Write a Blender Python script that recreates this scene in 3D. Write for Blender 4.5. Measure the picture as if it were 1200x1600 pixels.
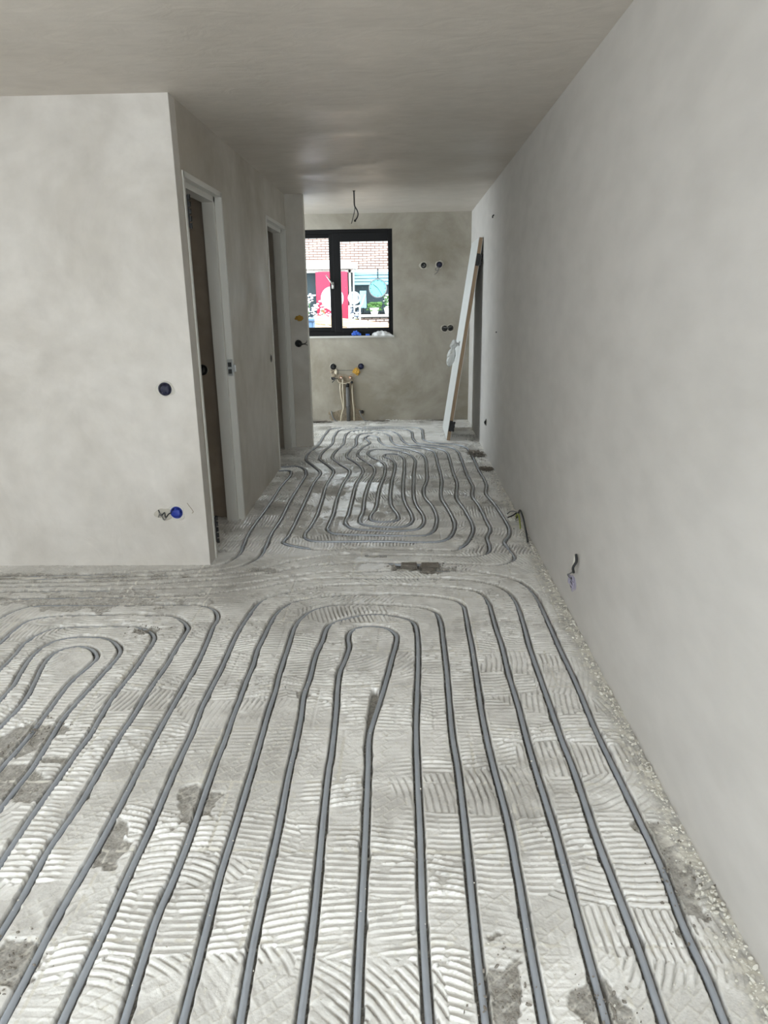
import bpy, bmesh, math, random
import numpy as np
from mathutils import Vector, Matrix
random.seed(7)
for o in list(bpy.data.objects): bpy.data.objects.remove(o)
SC = bpy.context.scene
COL = SC.collection
PI = math.pi
# ------------------------------------------------------------------ camera
L, R, D1, D3, PX, D2, H = -1.164, 0.815, 3.917, 7.431, -0.985, 9.139, 2.499
cam_d = bpy.data.cameras.new('camera'); cam = bpy.data.objects.new('camera', cam_d); COL.objects.link(cam)
cr_, cu_, cf_ = Vector((0.99952997, 0.02725003, -0.01404568)), Vector((0.0056071, 0.28793207, 0.95763442)), Vector((-0.03013977, 0.95726306, -0.28764393))
m = Matrix((cr_, cu_, -cf_)).transposed().to_4x4(); m.translation = (0, 0, 1.5); cam.matrix_world = m
cam_d.sensor_fit = 'VERTICAL'; cam_d.sensor_height = 36.0; cam_d.lens = 1103.5 / 1600 * 36.0
cam_d.clip_start = 0.05; cam_d.clip_end = 200
SC.camera = cam
# ------------------------------------------------------------------ sky, window portal and added fill lamps
SC.view_settings.view_transform = 'Standard'; SC.view_settings.look = 'None'
SC.view_settings.gamma = 1.0; SC.view_settings.use_curve_mapping = False
SC.view_settings.exposure = 0.0
SC.cycles.max_bounces = 16; SC.cycles.diffuse_bounces = 12; SC.cycles.glossy_bounces = 6; SC.cycles.caustics_reflective = False; SC.cycles.caustics_refractive = False
world = bpy.data.worlds.new('overcast_sky'); SC.world = world; world.use_nodes = True
bg = world.node_tree.nodes['Background']; bg.inputs[0].default_value = (0.835, 0.94, 1.0, 1); bg.inputs[1].default_value = 7.6
def portal(name, loc, rot, sx, sy):
    ld = bpy.data.lights.new(name, 'AREA'); ld.shape = 'RECTANGLE'; ld.size = sx; ld.size_y = sy
    ld.cycles.is_portal = True
    o = bpy.data.objects.new(name, ld); COL.objects.link(o); o.location = loc; o.rotation_euler = rot
REAR_Y = -1.7
portal('daylight_portal', (-0.74, D2 + 0.18, 1.68), (-PI/2, 0, 0), 1.35, 1.3)
def fill_light(name, loc, rot, sx, sy, power, col=(.905, .97, 1)):  # area lamp added as fill, out of view
    ld = bpy.data.lights.new(name, 'AREA'); ld.shape = 'RECTANGLE'; ld.size = sx; ld.size_y = sy; ld.energy = power; ld.color = col
    o = bpy.data.objects.new(name, ld); COL.objects.link(o); o.location = loc; o.rotation_euler = rot
fill_light('rear_fill_light', (-1.6, REAR_Y + 0.35, 1.4), (PI/2-.5, 0, 0), 4.4, 1.8, 84)  # unseen lamp added behind the camera to brighten the living room
fill_light('living_side_fill_light', (-4.66, .2, 1.4), (PI/2, 0, -PI/2), 2.8, 1.9, 20)  # unseen lamp added on the living-room side to lift the walls
fill_light('kitchen_side_fill_light', (-2.30, 8.35, 1.5), (PI/2-.5, 0, -PI/2), 1.2, 1.7, 24)  # unseen lamp added in the kitchen to brighten floor and leaning door

# ------------------------------------------------------------------ materials
def new_mat(name):
    mt = bpy.data.materials.new(name); mt.use_nodes = True
    nt = mt.node_tree; b = nt.nodes['Principled BSDF']; return mt, nt, b
def rgb(r, g, b):
    f = lambda c: (c/255/12.92 if c/255 <= .04045 else ((c/255+.055)/1.055)**2.4)
    return (f(r), f(g), f(b), 1)
def simple(name, c, rough=.5, metal=0, vary=.0, vscale=20, bump=0, bscale=60, spec=None, alpha=None, trans=0):
    mt, nt, b = new_mat(name); N = nt.nodes; K = nt.links
    b.inputs['Base Color'].default_value = c; b.inputs['Roughness'].default_value = rough; b.inputs['Metallic'].default_value = metal
    if spec is not None: b.inputs['Specular IOR Level'].default_value = spec
    if trans: b.inputs['Transmission Weight'].default_value = trans
    if alpha is not None: b.inputs['Alpha'].default_value = alpha
    tc = N.new('ShaderNodeTexCoord')
    if vary:
        n = N.new('ShaderNodeTexNoise'); n.inputs['Scale'].default_value = vscale; n.inputs['Detail'].default_value = 5
        K.new(tc.outputs['Object'], n.inputs['Vector'])
        mx = N.new('ShaderNodeMix'); mx.data_type = 'RGBA'; mx.inputs[6].default_value = tuple(x*(1-vary) for x in c[:3])+(1,); mx.inputs[7].default_value = tuple(min(1, x*(1+vary)) for x in c[:3])+(1,)
        K.new(n.outputs['Fac'], mx.inputs[0]); K.new(mx.outputs[2], b.inputs['Base Color'])
    if bump:
        n = N.new('ShaderNodeTexNoise'); n.inputs['Scale'].default_value = bscale; n.inputs['Detail'].default_value = 6
        K.new(tc.outputs['Object'], n.inputs['Vector'])
        bp = N.new('ShaderNodeBump'); bp.inputs['Strength'].default_value = bump; bp.inputs['Distance'].default_value = .01
        K.new(n.outputs['Fac'], bp.inputs['Height']); K.new(bp.outputs[0], b.inputs['Normal'])
    return mt
def plaster(name, light, dark, blotch=1.1, lo=.42, hi=.62, rough=.55, streak=None, gloss=.0):
    """skimmed plaster: drying blotches, fine mottling, trowel marks"""
    mt, nt, b = new_mat(name); N = nt.nodes; K = nt.links
    tc = N.new('ShaderNodeTexCoord'); mp = N.new('ShaderNodeMapping'); K.new(tc.outputs['Object'], mp.inputs[0])
    if streak: mp.inputs['Scale'].default_value = streak
    n1 = N.new('ShaderNodeTexNoise'); n1.inputs['Scale'].default_value = blotch; n1.inputs['Detail'].default_value = 7; n1.inputs['Roughness'].default_value = .62; n1.inputs['Distortion'].default_value = .5
    K.new(mp.outputs[0], n1.inputs['Vector'])
    r1 = N.new('ShaderNodeValToRGB'); r1.color_ramp.elements[0].position = lo; r1.color_ramp.elements[1].position = hi
    r1.color_ramp.elements[0].color = dark; r1.color_ramp.elements[1].color = light
    K.new(n1.outputs['Fac'], r1.inputs[0])
    n2 = N.new('ShaderNodeTexNoise'); n2.inputs['Scale'].default_value = 9; n2.inputs['Detail'].default_value = 8; K.new(mp.outputs[0], n2.inputs['Vector'])
    mr = N.new('ShaderNodeMapRange'); mr.inputs[1].default_value = .3; mr.inputs[2].default_value = .7; mr.inputs[3].default_value = .95; mr.inputs[4].default_value = 1.04; K.new(n2.outputs['Fac'], mr.inputs[0])
    mul = N.new('ShaderNodeMix'); mul.data_type = 'RGBA'; mul.blend_type = 'MULTIPLY'; mul.inputs[0].default_value = 1
    K.new(r1.outputs[0], mul.inputs[6]); K.new(mr.outputs[0], mul.inputs[7]); K.new(mul.outputs[2], b.inputs['Base Color'])
    n3 = N.new('ShaderNodeTexNoise'); n3.inputs['Scale'].default_value = 2.3; n3.inputs['Detail'].default_value = 3; K.new(tc.outputs['Object'], n3.inputs['Vector'])
    m3 = N.new('ShaderNodeMapRange'); m3.inputs[1].default_value = .35; m3.inputs[2].default_value = .65; m3.inputs[3].default_value = rough-gloss; m3.inputs[4].default_value = rough+.12; K.new(n3.outputs['Fac'], m3.inputs[0]); K.new(m3.outputs[0], b.inputs['Roughness'])
    n4 = N.new('ShaderNodeTexNoise'); n4.inputs['Scale'].default_value = 5; n4.inputs['Detail'].default_value = 4; n4.inputs['Distortion'].default_value = 1.5; K.new(mp.outputs[0], n4.inputs['Vector'])
    bp = N.new('ShaderNodeBump'); bp.inputs['Strength'].default_value = .25; bp.inputs['Distance'].default_value = .012; K.new(n4.outputs['Fac'], bp.inputs['Height'])
    n5 = N.new('ShaderNodeTexNoise'); n5.inputs['Scale'].default_value = 120; K.new(tc.outputs['Object'], n5.inputs['Vector'])
    bp2 = N.new('ShaderNodeBump'); bp2.inputs['Strength'].default_value = .12; bp2.inputs['Distance'].default_value = .002; K.new(n5.outputs['Fac'], bp2.inputs['Height']); K.new(bp.outputs[0], bp2.inputs['Normal']); K.new(bp2.outputs[0], b.inputs['Normal'])
    return mt
def bricks(name, c1, c2, mort, bw=.22, bh=.0625, mo=.008, bump=.5):
    mt, nt, b = new_mat(name); N = nt.nodes; K = nt.links
    tc = N.new('ShaderNodeTexCoord'); mp = N.new('ShaderNodeMapping'); K.new(tc.outputs['Object'], mp.inputs[0]); mp.inputs['Rotation'].default_value = (PI/2, 0, 0)
    br = N.new('ShaderNodeTexBrick'); br.inputs['Scale'].default_value = 1; br.inputs['Brick Width'].default_value = bw; br.inputs['Row Height'].default_value = bh; br.inputs['Mortar Size'].default_value = mo
    br.inputs['Color1'].default_value = c1; br.inputs['Color2'].default_value = c2; br.inputs['Mortar'].default_value = mort
    K.new(mp.outputs[0], br.inputs['Vector']); K.new(br.outputs['Color'], b.inputs['Base Color']); b.inputs['Roughness'].default_value = .85
    return mt
def wood(name, c1, c2, scale=6, axis=(1, 14, 14), rough=.55):
    mt, nt, b = new_mat(name); N = nt.nodes; K = nt.links
    tc = N.new('ShaderNodeTexCoord'); mp = N.new('ShaderNodeMapping'); mp.inputs['Scale'].default_value = axis; K.new(tc.outputs['Object'], mp.inputs[0])
    n = N.new('ShaderNodeTexNoise'); n.inputs['Scale'].default_value = scale; n.inputs['Detail'].default_value = 6; K.new(mp.outputs[0], n.inputs['Vector'])
    r = N.new('ShaderNodeValToRGB'); r.color_ramp.elements[0].position = .3; r.color_ramp.elements[1].position = .7; r.color_ramp.elements[0].color = c1; r.color_ramp.elements[1].color = c2
    K.new(n.outputs['Fac'], r.inputs[0]); K.new(r.outputs[0], b.inputs['Base Color']); b.inputs['Roughness'].default_value = rough
    return mt
M = {}
M['wall_front'] = plaster('plaster_pale', rgb(217, 213, 208), rgb(199, 194, 187), 1.3, .36, .62, .6)
M['wall_hall'] = plaster('plaster_hall', rgb(207, 202, 194), rgb(184, 177, 165), 1.1, .35, .62, .5, gloss=.12)
M['wall_right'] = plaster('plaster_right', rgb(211, 208, 205), rgb(201, 198, 194), .8, .3, .7, .6, streak=(1, .45, 1))
M['wall_back'] = plaster('plaster_back', rgb(176, 171, 160), rgb(143, 136, 122), .95, .4, .6, .6)  # back-wall plaster, toned darker than the hall plaster
M['ceiling'] = plaster('plaster_ceiling', rgb(208, 201, 192), rgb(197, 190, 181), .7, .3, .7, .44, streak=(1, 1.8, 1), gloss=.08)
M['wc'] = plaster('plaster_undercoat', rgb(168, 156, 142), rgb(150, 138, 124), 1.5)
M['frame_white'] = simple('painted_frame', rgb(217, 216, 211), .38, bump=.03)
M['frame_dark'] = simple('anthracite_aluminium', rgb(12, 13, 16), .5, spec=.25)
M['gasket'] = simple('rubber_gasket', rgb(12, 12, 13), .6)
M['chrome'] = simple('satin_steel', rgb(190, 190, 188), .3, 1)
M['black'] = simple('black_plastic', rgb(14, 14, 16), .45)
M['bright_blue'] = simple('bright_blue_plastic', rgb(52, 104, 214), .4, vary=.2, vscale=60)
M['blue'] = simple('blue_plastic', rgb(24, 50, 150), .4, vary=.3, vscale=60)
M['navy'] = simple('dark_blue_plastic', rgb(14, 18, 52), .45, vary=.4, vscale=60)
M['cavity_shade'] = simple('painted_cavity_shade', rgb(24, 23, 24), .9, bump=.4)  # near-black colour painting in the shade of cavities that are not modelled
M['gypsum'] = simple('fresh_gypsum', rgb(204, 201, 193), .75, vary=.08, vscale=40, bump=.4)
M['grey_cable'] = simple('grey_cable', rgb(120, 120, 118), .5)
M['dark_cable'] = simple('dark_cable', rgb(44, 46, 48), .5)
M['brown_cable'] = simple('brown_wire', rgb(96, 62, 40), .5)
M['ygreen'] = simple('yellow_green_wire', rgb(140, 150, 50), .5, vary=.5, vscale=120)
M['copper'] = simple('copper_wire', rgb(180, 110, 70), .35, 1)
M['purple'] = simple('lilac_plastic', rgb(172, 167, 186), .5)
M['foam'] = simple('pu_foam', rgb(196, 152, 62), .8, vary=.25, vscale=50, bump=.8, bscale=70)
M['cream_hose'] = simple('cream_hose', rgb(196, 186, 166), .5)
M['grey_pvc'] = simple('grey_pvc', rgb(98, 98, 98), .45)
M['gypsum_dull'] = simple('dull_gypsum', rgb(186, 181, 170), .8, vary=.08, vscale=40, bump=.3)  # gypsum in a slightly darker tone, mostly for boxes past the front wall
M['raw'] = simple('raw_mortar', rgb(150, 138, 120), .95, vary=.3, vscale=25, bump=1, bscale=50)
M['wood_edge'] = wood('raw_wood_edge', rgb(150, 126, 100), rgb(178, 154, 126), 5, (20, 20, 1.2))
M['door_white'] = simple('door_laminate', rgb(216, 219, 219), .45, vary=.03, vscale=3)
M['pipe'] = simple('grey_heating_pipe', rgb(164, 170, 179), .24, vary=.12, vscale=9, bump=.08, bscale=30, spec=.9)
M['concrete'] = simple('grey_concrete', rgb(136, 130, 122), .95, vary=.25, vscale=30, bump=1, bscale=60)
M['chip'] = simple('white_plaster_chip', rgb(218, 215, 206), .85, vary=.12, vscale=60)
M['sill'] = simple('white_sill', rgb(206, 205, 201), .5)
M['sheet'] = simple('white_paper_bag', rgb(232, 234, 236), .6, bump=.5, bscale=30)
FL_DARK, FL_LIGHT = rgb(208, 206, 202), rgb(245, 244, 241)
PIPES = {
 'ij': "-0.228,0.597 -0.235,1.147 -0.237,1.302 -0.24,1.45 -0.251,1.7 -0.262,2.025 -0.261,2.077 -0.27,2.373 -0.279,2.527 -0.281,2.665 -0.266,2.777 -0.258,2.896 -0.268,2.959 -0.267,3.025 -0.243,3.072 -0.198,3.093 -0.136,3.093 -0.08,3.065 -0.046,3.011 -0.045,2.928 -0.063,2.777 -0.084,2.587 -0.107,2.419 -0.126,2.288 -0.135,2.208 -0.13,2.026 -0.123,1.727 -0.118,1.442 -0.115,1.262 -0.112,1.149 -0.099,0.599",
 'hk': "-0.334,0.595 -0.367,1.144 -0.378,1.335 -0.382,1.521 -0.383,1.698 -0.393,2.007 -0.394,2.123 -0.399,2.32 -0.409,2.487 -0.402,2.612 -0.402,2.765 -0.397,2.865 -0.386,2.947 -0.385,3.025 -0.375,3.1 -0.342,3.15 -0.267,3.2 -0.189,3.23 -0.109,3.23 0.002,3.185 0.04,3.135 0.051,3.058 0.054,2.896 0.051,2.721 0.044,2.513 0.035,2.249 0.035,2.027 0.038,1.729 0.038,1.444 0.041,1.265 0.045,1.151 0.062,0.601",
 'gl': "-0.472,0.593 -0.494,1.142 -0.498,1.232 -0.507,1.407 -0.514,1.564 -0.515,1.736 -0.52,2.022 -0.525,2.217 -0.53,2.372 -0.529,2.511 -0.534,2.612 -0.537,2.748 -0.536,2.865 -0.538,2.992 -0.535,3.114 -0.516,3.201 -0.478,3.276 -0.402,3.331 -0.245,3.354 -0.112,3.345 0.009,3.321 0.084,3.305 0.147,3.259 0.166,3.185 0.171,3.092 0.171,2.928 0.171,2.667 0.167,2.42 0.165,2.21 0.171,2.028 0.172,1.731 0.169,1.497 0.167,1.308 0.168,1.153 0.172,0.603",
 'fm': "-0.584,0.592 -0.623,1.14 -0.634,1.288 -0.642,1.415 -0.638,1.563 -0.64,1.722 -0.652,2.021 -0.653,2.166 -0.658,2.306 -0.66,2.453 -0.663,2.586 -0.663,2.719 -0.671,2.853 -0.668,2.96 -0.663,3.129 -0.655,3.224 -0.635,3.3 -0.582,3.388 -0.52,3.42 -0.388,3.461 -0.253,3.478 -0.116,3.477 0.054,3.468 0.195,3.433 0.266,3.392 0.295,3.336 0.299,3.236 0.297,3.058 0.297,2.896 0.292,2.614 0.286,2.376 0.287,2.172 0.291,2.029 0.302,1.786 0.3,1.53 0.296,1.354 0.294,1.155 0.289,0.605",
 'en': "-0.756,0.588 -0.76,1.138 -0.761,1.252 -0.762,1.385 -0.767,1.55 -0.769,1.733 -0.781,2.02 -0.783,2.215 -0.794,2.384 -0.794,2.525 -0.793,2.68 -0.797,2.835 -0.8,3.012 -0.795,3.129 -0.787,3.239 -0.775,3.34 -0.749,3.413 -0.635,3.506 -0.513,3.558 -0.384,3.602 -0.12,3.609 0.056,3.59 0.271,3.562 0.365,3.526 0.41,3.466 0.429,3.367 0.43,3.236 0.429,3.078 0.433,2.896 0.428,2.641 0.431,2.399 0.428,2.192 0.429,2.03 0.435,1.708 0.431,1.45 0.43,1.312 0.43,1.158 0.43,0.608",
 'o': "-2.586,3.421 -2.176,3.436 -1.49,3.458 -1.148,3.474 -1.016,3.499 -0.886,3.542 -0.739,3.604 -0.657,3.649 -0.571,3.677 -0.394,3.704 -0.122,3.702 0.058,3.701 0.326,3.68 0.412,3.651 0.477,3.605 0.528,3.543 0.56,3.457 0.571,3.351 0.568,3.148 0.556,2.896 0.554,2.615 0.553,2.399 0.551,2.193 0.555,2.031 0.55,1.709 0.554,1.481 0.556,1.331 0.552,1.16 0.54,0.61",
 'p': "-2.638,3.499 -2.224,3.523 -1.526,3.554 -1.04,3.597 -0.771,3.678 -0.565,3.763 -0.273,3.801 0.023,3.828 0.19,3.827 0.373,3.805 0.519,3.745 0.61,3.678 0.657,3.595 0.678,3.516 0.688,3.423 0.689,3.092 0.688,2.866 0.69,2.722 0.692,2.58 0.686,2.253 0.691,2.026 0.697,1.776 0.699,1.591 0.688,1.415 0.689,1.267 0.684,1.162 0.661,0.612",
 'L5': "-2.118,2.717 -2.095,2.96 -2.039,3.19 -2.006,3.281 -1.95,3.336 -1.822,3.352 -1.703,3.352 -1.408,3.35 -1.112,3.349 -1.021,3.325 -0.969,3.278 -0.936,3.187 -0.934,3.08 -0.923,2.96 -0.911,2.776 -0.908,2.648 -0.91,2.534 -0.91,2.392 -0.91,2.243 -0.905,2.03 -0.896,1.746 -0.895,1.606 -0.899,1.431 -0.894,1.275 -0.89,1.143 -0.869,0.593",
 'L4': "-1.884,2.365 -1.896,2.634 -1.892,2.928 -1.896,3.047 -1.885,3.146 -1.842,3.189 -1.765,3.212 -1.565,3.226 -1.32,3.225 -1.168,3.21 -1.101,3.158 -1.052,3.08 -1.047,2.999 -1.045,2.865 -1.041,2.719 -1.043,2.6 -1.044,2.452 -1.04,2.317 -1.042,2.182 -1.036,2.001 -1.029,1.837 -1.035,1.641 -1.023,1.46 -1.02,1.362 -1.015,1.193",
 'L3': "-1.696,2.083 -1.732,2.366 -1.754,2.678 -1.759,2.792 -1.774,2.915 -1.759,2.993 -1.712,3.067 -1.627,3.088 -1.51,3.095 -1.352,3.095 -1.278,3.081 -1.219,3.039 -1.183,2.979 -1.172,2.902 -1.17,2.764 -1.168,2.61 -1.173,2.451 -1.163,2.303 -1.155,2.201 -1.157,2.098 -1.156,2 -1.156,1.887 -1.155,1.784 -1.148,1.591 -1.14,1.398",
 'L2': "-1.543,1.853 -1.594,2.14 -1.618,2.435 -1.624,2.542 -1.646,2.635 -1.671,2.763 -1.673,2.852 -1.647,2.934 -1.59,2.973 -1.494,2.986 -1.412,2.973 -1.349,2.928 -1.296,2.853 -1.283,2.775 -1.289,2.652 -1.294,2.523 -1.302,2.404 -1.305,2.302 -1.292,2.2 -1.281,2.101 -1.271,2.003 -1.272,1.917 -1.271,1.812 -1.257,1.59",
 'L1': "-1.432,1.686 -1.496,1.98 -1.516,2.251 -1.512,2.358 -1.522,2.459 -1.551,2.583 -1.585,2.718 -1.59,2.804 -1.56,2.865 -1.497,2.89 -1.439,2.871 -1.392,2.822 -1.372,2.769 -1.377,2.701 -1.396,2.583 -1.395,2.483 -1.386,2.359 -1.378,2.219 -1.377,2.093 -1.38,2.008 -1.375,1.782 -1.359,1.577",
 'H1': "-2.793,3.731 -2.355,3.758 -1.801,3.783 -1.437,3.82 -1.186,3.869 -1.09,3.942 -1.045,4.052 -1.04,4.226 -1.059,4.469 -1.06,4.797 -1.051,5.069 -1.051,5.793 -1.034,6.18 -1.069,6.33 -1.141,6.332 -1.222,6.285",
 'H2': "-2.76,3.683 -2.327,3.708 -1.78,3.734 -1.417,3.76 -1.134,3.818 -0.974,3.909 -0.908,4.039 -0.894,4.213 -0.903,4.467 -0.895,4.856 -0.904,5.368 -0.896,5.854 -0.898,6.201 -0.958,6.43 -1.049,6.512 -1.124,6.488 -1.254,6.465",
 'C': "-2.685,3.57 -2.264,3.595 -1.552,3.623 -1.067,3.699 -0.774,3.795 -0.582,3.895 -0.358,3.935 -0.167,3.955 0.024,3.942 0.195,3.941 0.383,3.918 0.521,3.906 0.613,3.948 0.66,4.034 0.657,4.147 0.633,4.291 0.681,4.431 0.706,4.579 0.697,4.905 0.676,5.224 0.649,5.465 0.685,5.789 0.675,6.275 0.668,6.963 0.636,7.347 0.532,7.505 0.364,7.583 0.223,7.753 0.21,8.102 0.175,8.527 -0.083,8.631 -0.571,8.611 -0.88,8.538 -0.93,8.198 -0.941,7.516 -0.994,7.12 -0.976,6.787 -0.865,6.506 -0.775,6.246 -0.785,5.851 -0.78,5.031 -0.782,4.438 -0.793,4.322 -0.756,4.272 -0.688,4.234 -0.56,4.185 -0.358,4.194 -0.196,4.192 0.006,4.178 0.205,4.164 0.305,4.163 0.372,4.246 0.432,4.421 0.464,4.625 0.443,5.007 0.406,5.357 0.441,5.839 0.434,6.233 0.436,6.823 0.422,7.128 0.344,7.292 0.186,7.417 0.057,7.508 -0.019,7.727 -0.056,8.035 -0.133,8.283 -0.249,8.374 -0.558,8.39 -0.664,8.268 -0.684,7.946 -0.668,7.575 -0.718,7.204 -0.718,6.865 -0.608,6.551 -0.511,6.313 -0.531,5.779 -0.538,5.378 -0.527,4.944 -0.532,4.713 -0.532,4.584 -0.489,4.501 -0.4,4.473 -0.185,4.456 0.006,4.44 0.134,4.452 0.189,4.545 0.217,4.701 0.226,4.898 0.203,5.146 0.16,5.362 0.152,5.615 0.188,5.935 0.198,6.241 0.198,6.861 0.158,7.075 0.068,7.222 -0.086,7.36 -0.212,7.502 -0.282,7.739 -0.312,7.968 -0.411,8.052 -0.449,7.936 -0.384,7.634 -0.458,7.325 -0.478,7.006 -0.377,6.68 -0.285,6.408 -0.312,5.731 -0.32,5.373 -0.313,4.989 -0.325,4.785 -0.297,4.695 -0.161,4.635 -0.006,4.647 0.048,4.763 0.045,4.918 0.009,5.15 -0.011,5.366 -0.016,5.765 -0.005,6.425 -0.018,6.869 -0.083,7.022 -0.193,7.026 -0.203,6.905 -0.137,6.786 -0.097,6.561 -0.115,5.832 -0.117,5.369 -0.103,5.135 -0.052,4.888 -0.065,4.78 -0.142,4.751 -0.234,4.783 -0.251,4.876 -0.222,5.087 -0.218,5.371 -0.213,5.666 -0.181,6.302 -0.208,6.619 -0.338,6.91 -0.379,7.096 -0.333,7.254 -0.219,7.266 -0.031,7.145 0.053,6.986 0.095,6.777 0.08,6.147 0.07,5.365 0.091,5.114 0.128,4.9 0.128,4.717 0.081,4.589 -0.015,4.549 -0.167,4.551 -0.321,4.581 -0.381,4.624 -0.42,4.726 -0.414,4.942 -0.416,5.376 -0.417,5.776 -0.389,6.334 -0.467,6.628 -0.582,6.92 -0.573,7.231 -0.53,7.498 -0.544,7.94 -0.499,8.177 -0.268,8.207 -0.174,8.04 -0.147,7.733 -0.081,7.497 0.049,7.371 0.19,7.299 0.285,7.165 0.308,6.916 0.311,6.574 0.317,5.976 0.286,5.36 0.318,5.059 0.344,4.728 0.327,4.543 0.278,4.384 0.213,4.322 0.056,4.311 -0.098,4.326 -0.339,4.329 -0.493,4.331 -0.6,4.345 -0.657,4.397 -0.674,4.49 -0.658,4.643 -0.646,4.914 -0.656,5.381 -0.668,5.782 -0.657,6.292 -0.728,6.528 -0.84,6.811 -0.848,7.177 -0.794,7.58 -0.813,8.071 -0.77,8.444 -0.566,8.521 -0.02,8.493 0.072,8.315 0.096,7.834 0.155,7.575 0.357,7.426 0.481,7.337 0.537,7.187 0.55,6.761 0.553,6.133 0.562,5.687 0.532,5.41 0.558,5.122 0.571,4.769 0.575,4.567 0.534,4.394 0.528,4.196 0.488,4.092 0.415,4.059 0.298,4.06 0.103,4.073 -0.271,4.089 -0.468,4.079 -0.599,4.025 -0.742,3.939 -0.87,3.846 -1.048,3.772 -1.575,3.684 -2.295,3.651 -2.722,3.626",
}
# ------------------------------------------------------------------ helpers
def mesh_obj(name, bm, mat, parent=None, smooth=False, mats=None):
    me = bpy.data.meshes.new(name); bmesh.ops.recalc_face_normals(bm, faces=bm.faces); bm.to_mesh(me); bm.free()
    for x in (mats or [mat]): me.materials.append(x)
    if smooth:
        me.polygons.foreach_set('use_smooth', [True]*len(me.polygons))
    o = bpy.data.objects.new(name, me); COL.objects.link(o)
    if parent is not None:
        o.parent = parent; o.matrix_parent_inverse = Matrix.Identity(4)
        o.location = Vector((0, 0, 0)) if parent.type == 'MESH' else -Vector(parent.location)
    return o
def thing(name, label, cat, loc, group=None, kind=None):
    o = bpy.data.objects.new(name, None); COL.objects.link(o); o.location = loc; o.empty_display_size = .05
    tag(o, label, cat, group, kind); return o
def tag(o, label=None, cat=None, group=None, kind=None):
    if label: o['label'] = label
    if cat: o['category'] = cat
    if group: o['group'] = group
    if kind: o['kind'] = kind
    return o
def box(bm, x0, x1, y0, y1, z0, z1, bev=0):
    b2 = bmesh.new(); r = bmesh.ops.create_cube(b2, size=1)
    for v in b2.verts: v.co = Vector(((x0+x1)/2+v.co.x*(x1-x0), (y0+y1)/2+v.co.y*(y1-y0), (z0+z1)/2+v.co.z*(z1-z0)))
    if bev: bmesh.ops.bevel(b2, geom=b2.edges[:], offset=bev, segments=2, affect='EDGES', profile=.6)
    me = bpy.data.meshes.new('t'); b2.to_mesh(me); b2.free(); bm.from_mesh(me); bpy.data.meshes.remove(me); return bm
def bx(*a, **k): return box(bmesh.new(), *a, **k)
def catmull(pts, step):
    pts = np.array(pts, float); pts = np.vstack([2*pts[0]-pts[1], pts, 2*pts[-1]-pts[-2]]); out = []
    for i in range(1, len(pts)-2):
        p0, p1, p2, p3 = pts[i-1:i+3]; n = max(1, int(np.linalg.norm(p2-p1)/step))
        tj = lambda a, b, t: t+max(np.linalg.norm(b-a), 1e-4)**.5
        t0 = 0; t1 = tj(p0, p1, t0); t2 = tj(p1, p2, t1); t3 = tj(p2, p3, t2)
        for k in range(n):
            t = t1+(t2-t1)*k/n
            A1 = (t1-t)/(t1-t0)*p0+(t-t0)/(t1-t0)*p1; A2 = (t2-t)/(t2-t1)*p1+(t-t1)/(t2-t1)*p2; A3 = (t3-t)/(t3-t2)*p2+(t-t2)/(t3-t2)*p3
            B1 = (t2-t)/(t2-t0)*A1+(t-t0)/(t2-t0)*A2; B2 = (t3-t)/(t3-t1)*A2+(t-t1)/(t3-t1)*A3
            out.append((t2-t)/(t2-t1)*B1+(t-t1)/(t2-t1)*B2)
    out.append(pts[-2]); return np.array(out)
def tube(bm, pts, r, n=8, caps=True):
    pts = [Vector(p) for p in pts]; rings = []; up = None
    for i, p in enumerate(pts):
        t = (pts[min(i+1, len(pts)-1)]-pts[max(i-1, 0)]).normalized()
        if up is None: up = Vector((0, 0, 1)) if abs(t.z) < .8 else Vector((1, 0, 0))
        s = t.cross(up).normalized(); up = s.cross(t).normalized()
        rr = r(i/(len(pts)-1)) if callable(r) else r
        rings.append([bm.verts.new(p+s*rr*math.cos(2*PI*k/n)+up*rr*math.sin(2*PI*k/n)) for k in range(n)])
    for a, b in zip(rings, rings[1:]):
        for k in range(n): bm.faces.new((a[k], a[(k+1) % n], b[(k+1) % n], b[k]))
    if caps: bm.faces.new(rings[0]); bm.faces.new(rings[-1][::-1])
    return bm
def wire(pts, r, step=.012, n=8): return tube(bmesh.new(), catmull(pts, step), r, n)
def cyl(bm, c, ax, r, h, n=24, r2=None):
    """cylinder starting at c, running along ax"""
    ax = Vector(ax).normalized(); c = Vector(c)
    return tube(bm, [c, c+ax*h], (lambda t: r+((r2 if r2 is not None else r)-r)*t), n)
def ring(bm, c, ax, r0, r1, h, n=28):
    ax = Vector(ax).normalized(); c = Vector(c); up = Vector((0, 0, 1)) if abs(ax.z) < .8 else Vector((1, 0, 0)); s = ax.cross(up).normalized(); u = s.cross(ax)
    prof = [(r0, 0), (r0, h), (r1, h), (r1, 0)]; rs = []
    for k in range(n):
        d = s*math.cos(2*PI*k/n)+u*math.sin(2*PI*k/n); rs.append([bm.verts.new(c+d*a+ax*b) for a, b in prof])
    for k in range(n):
        a, b = rs[k], rs[(k+1) % n]
        for j in range(4): bm.faces.new((a[j], a[(j+1) % 4], b[(j+1) % 4], b[j]))
    return bm
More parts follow.
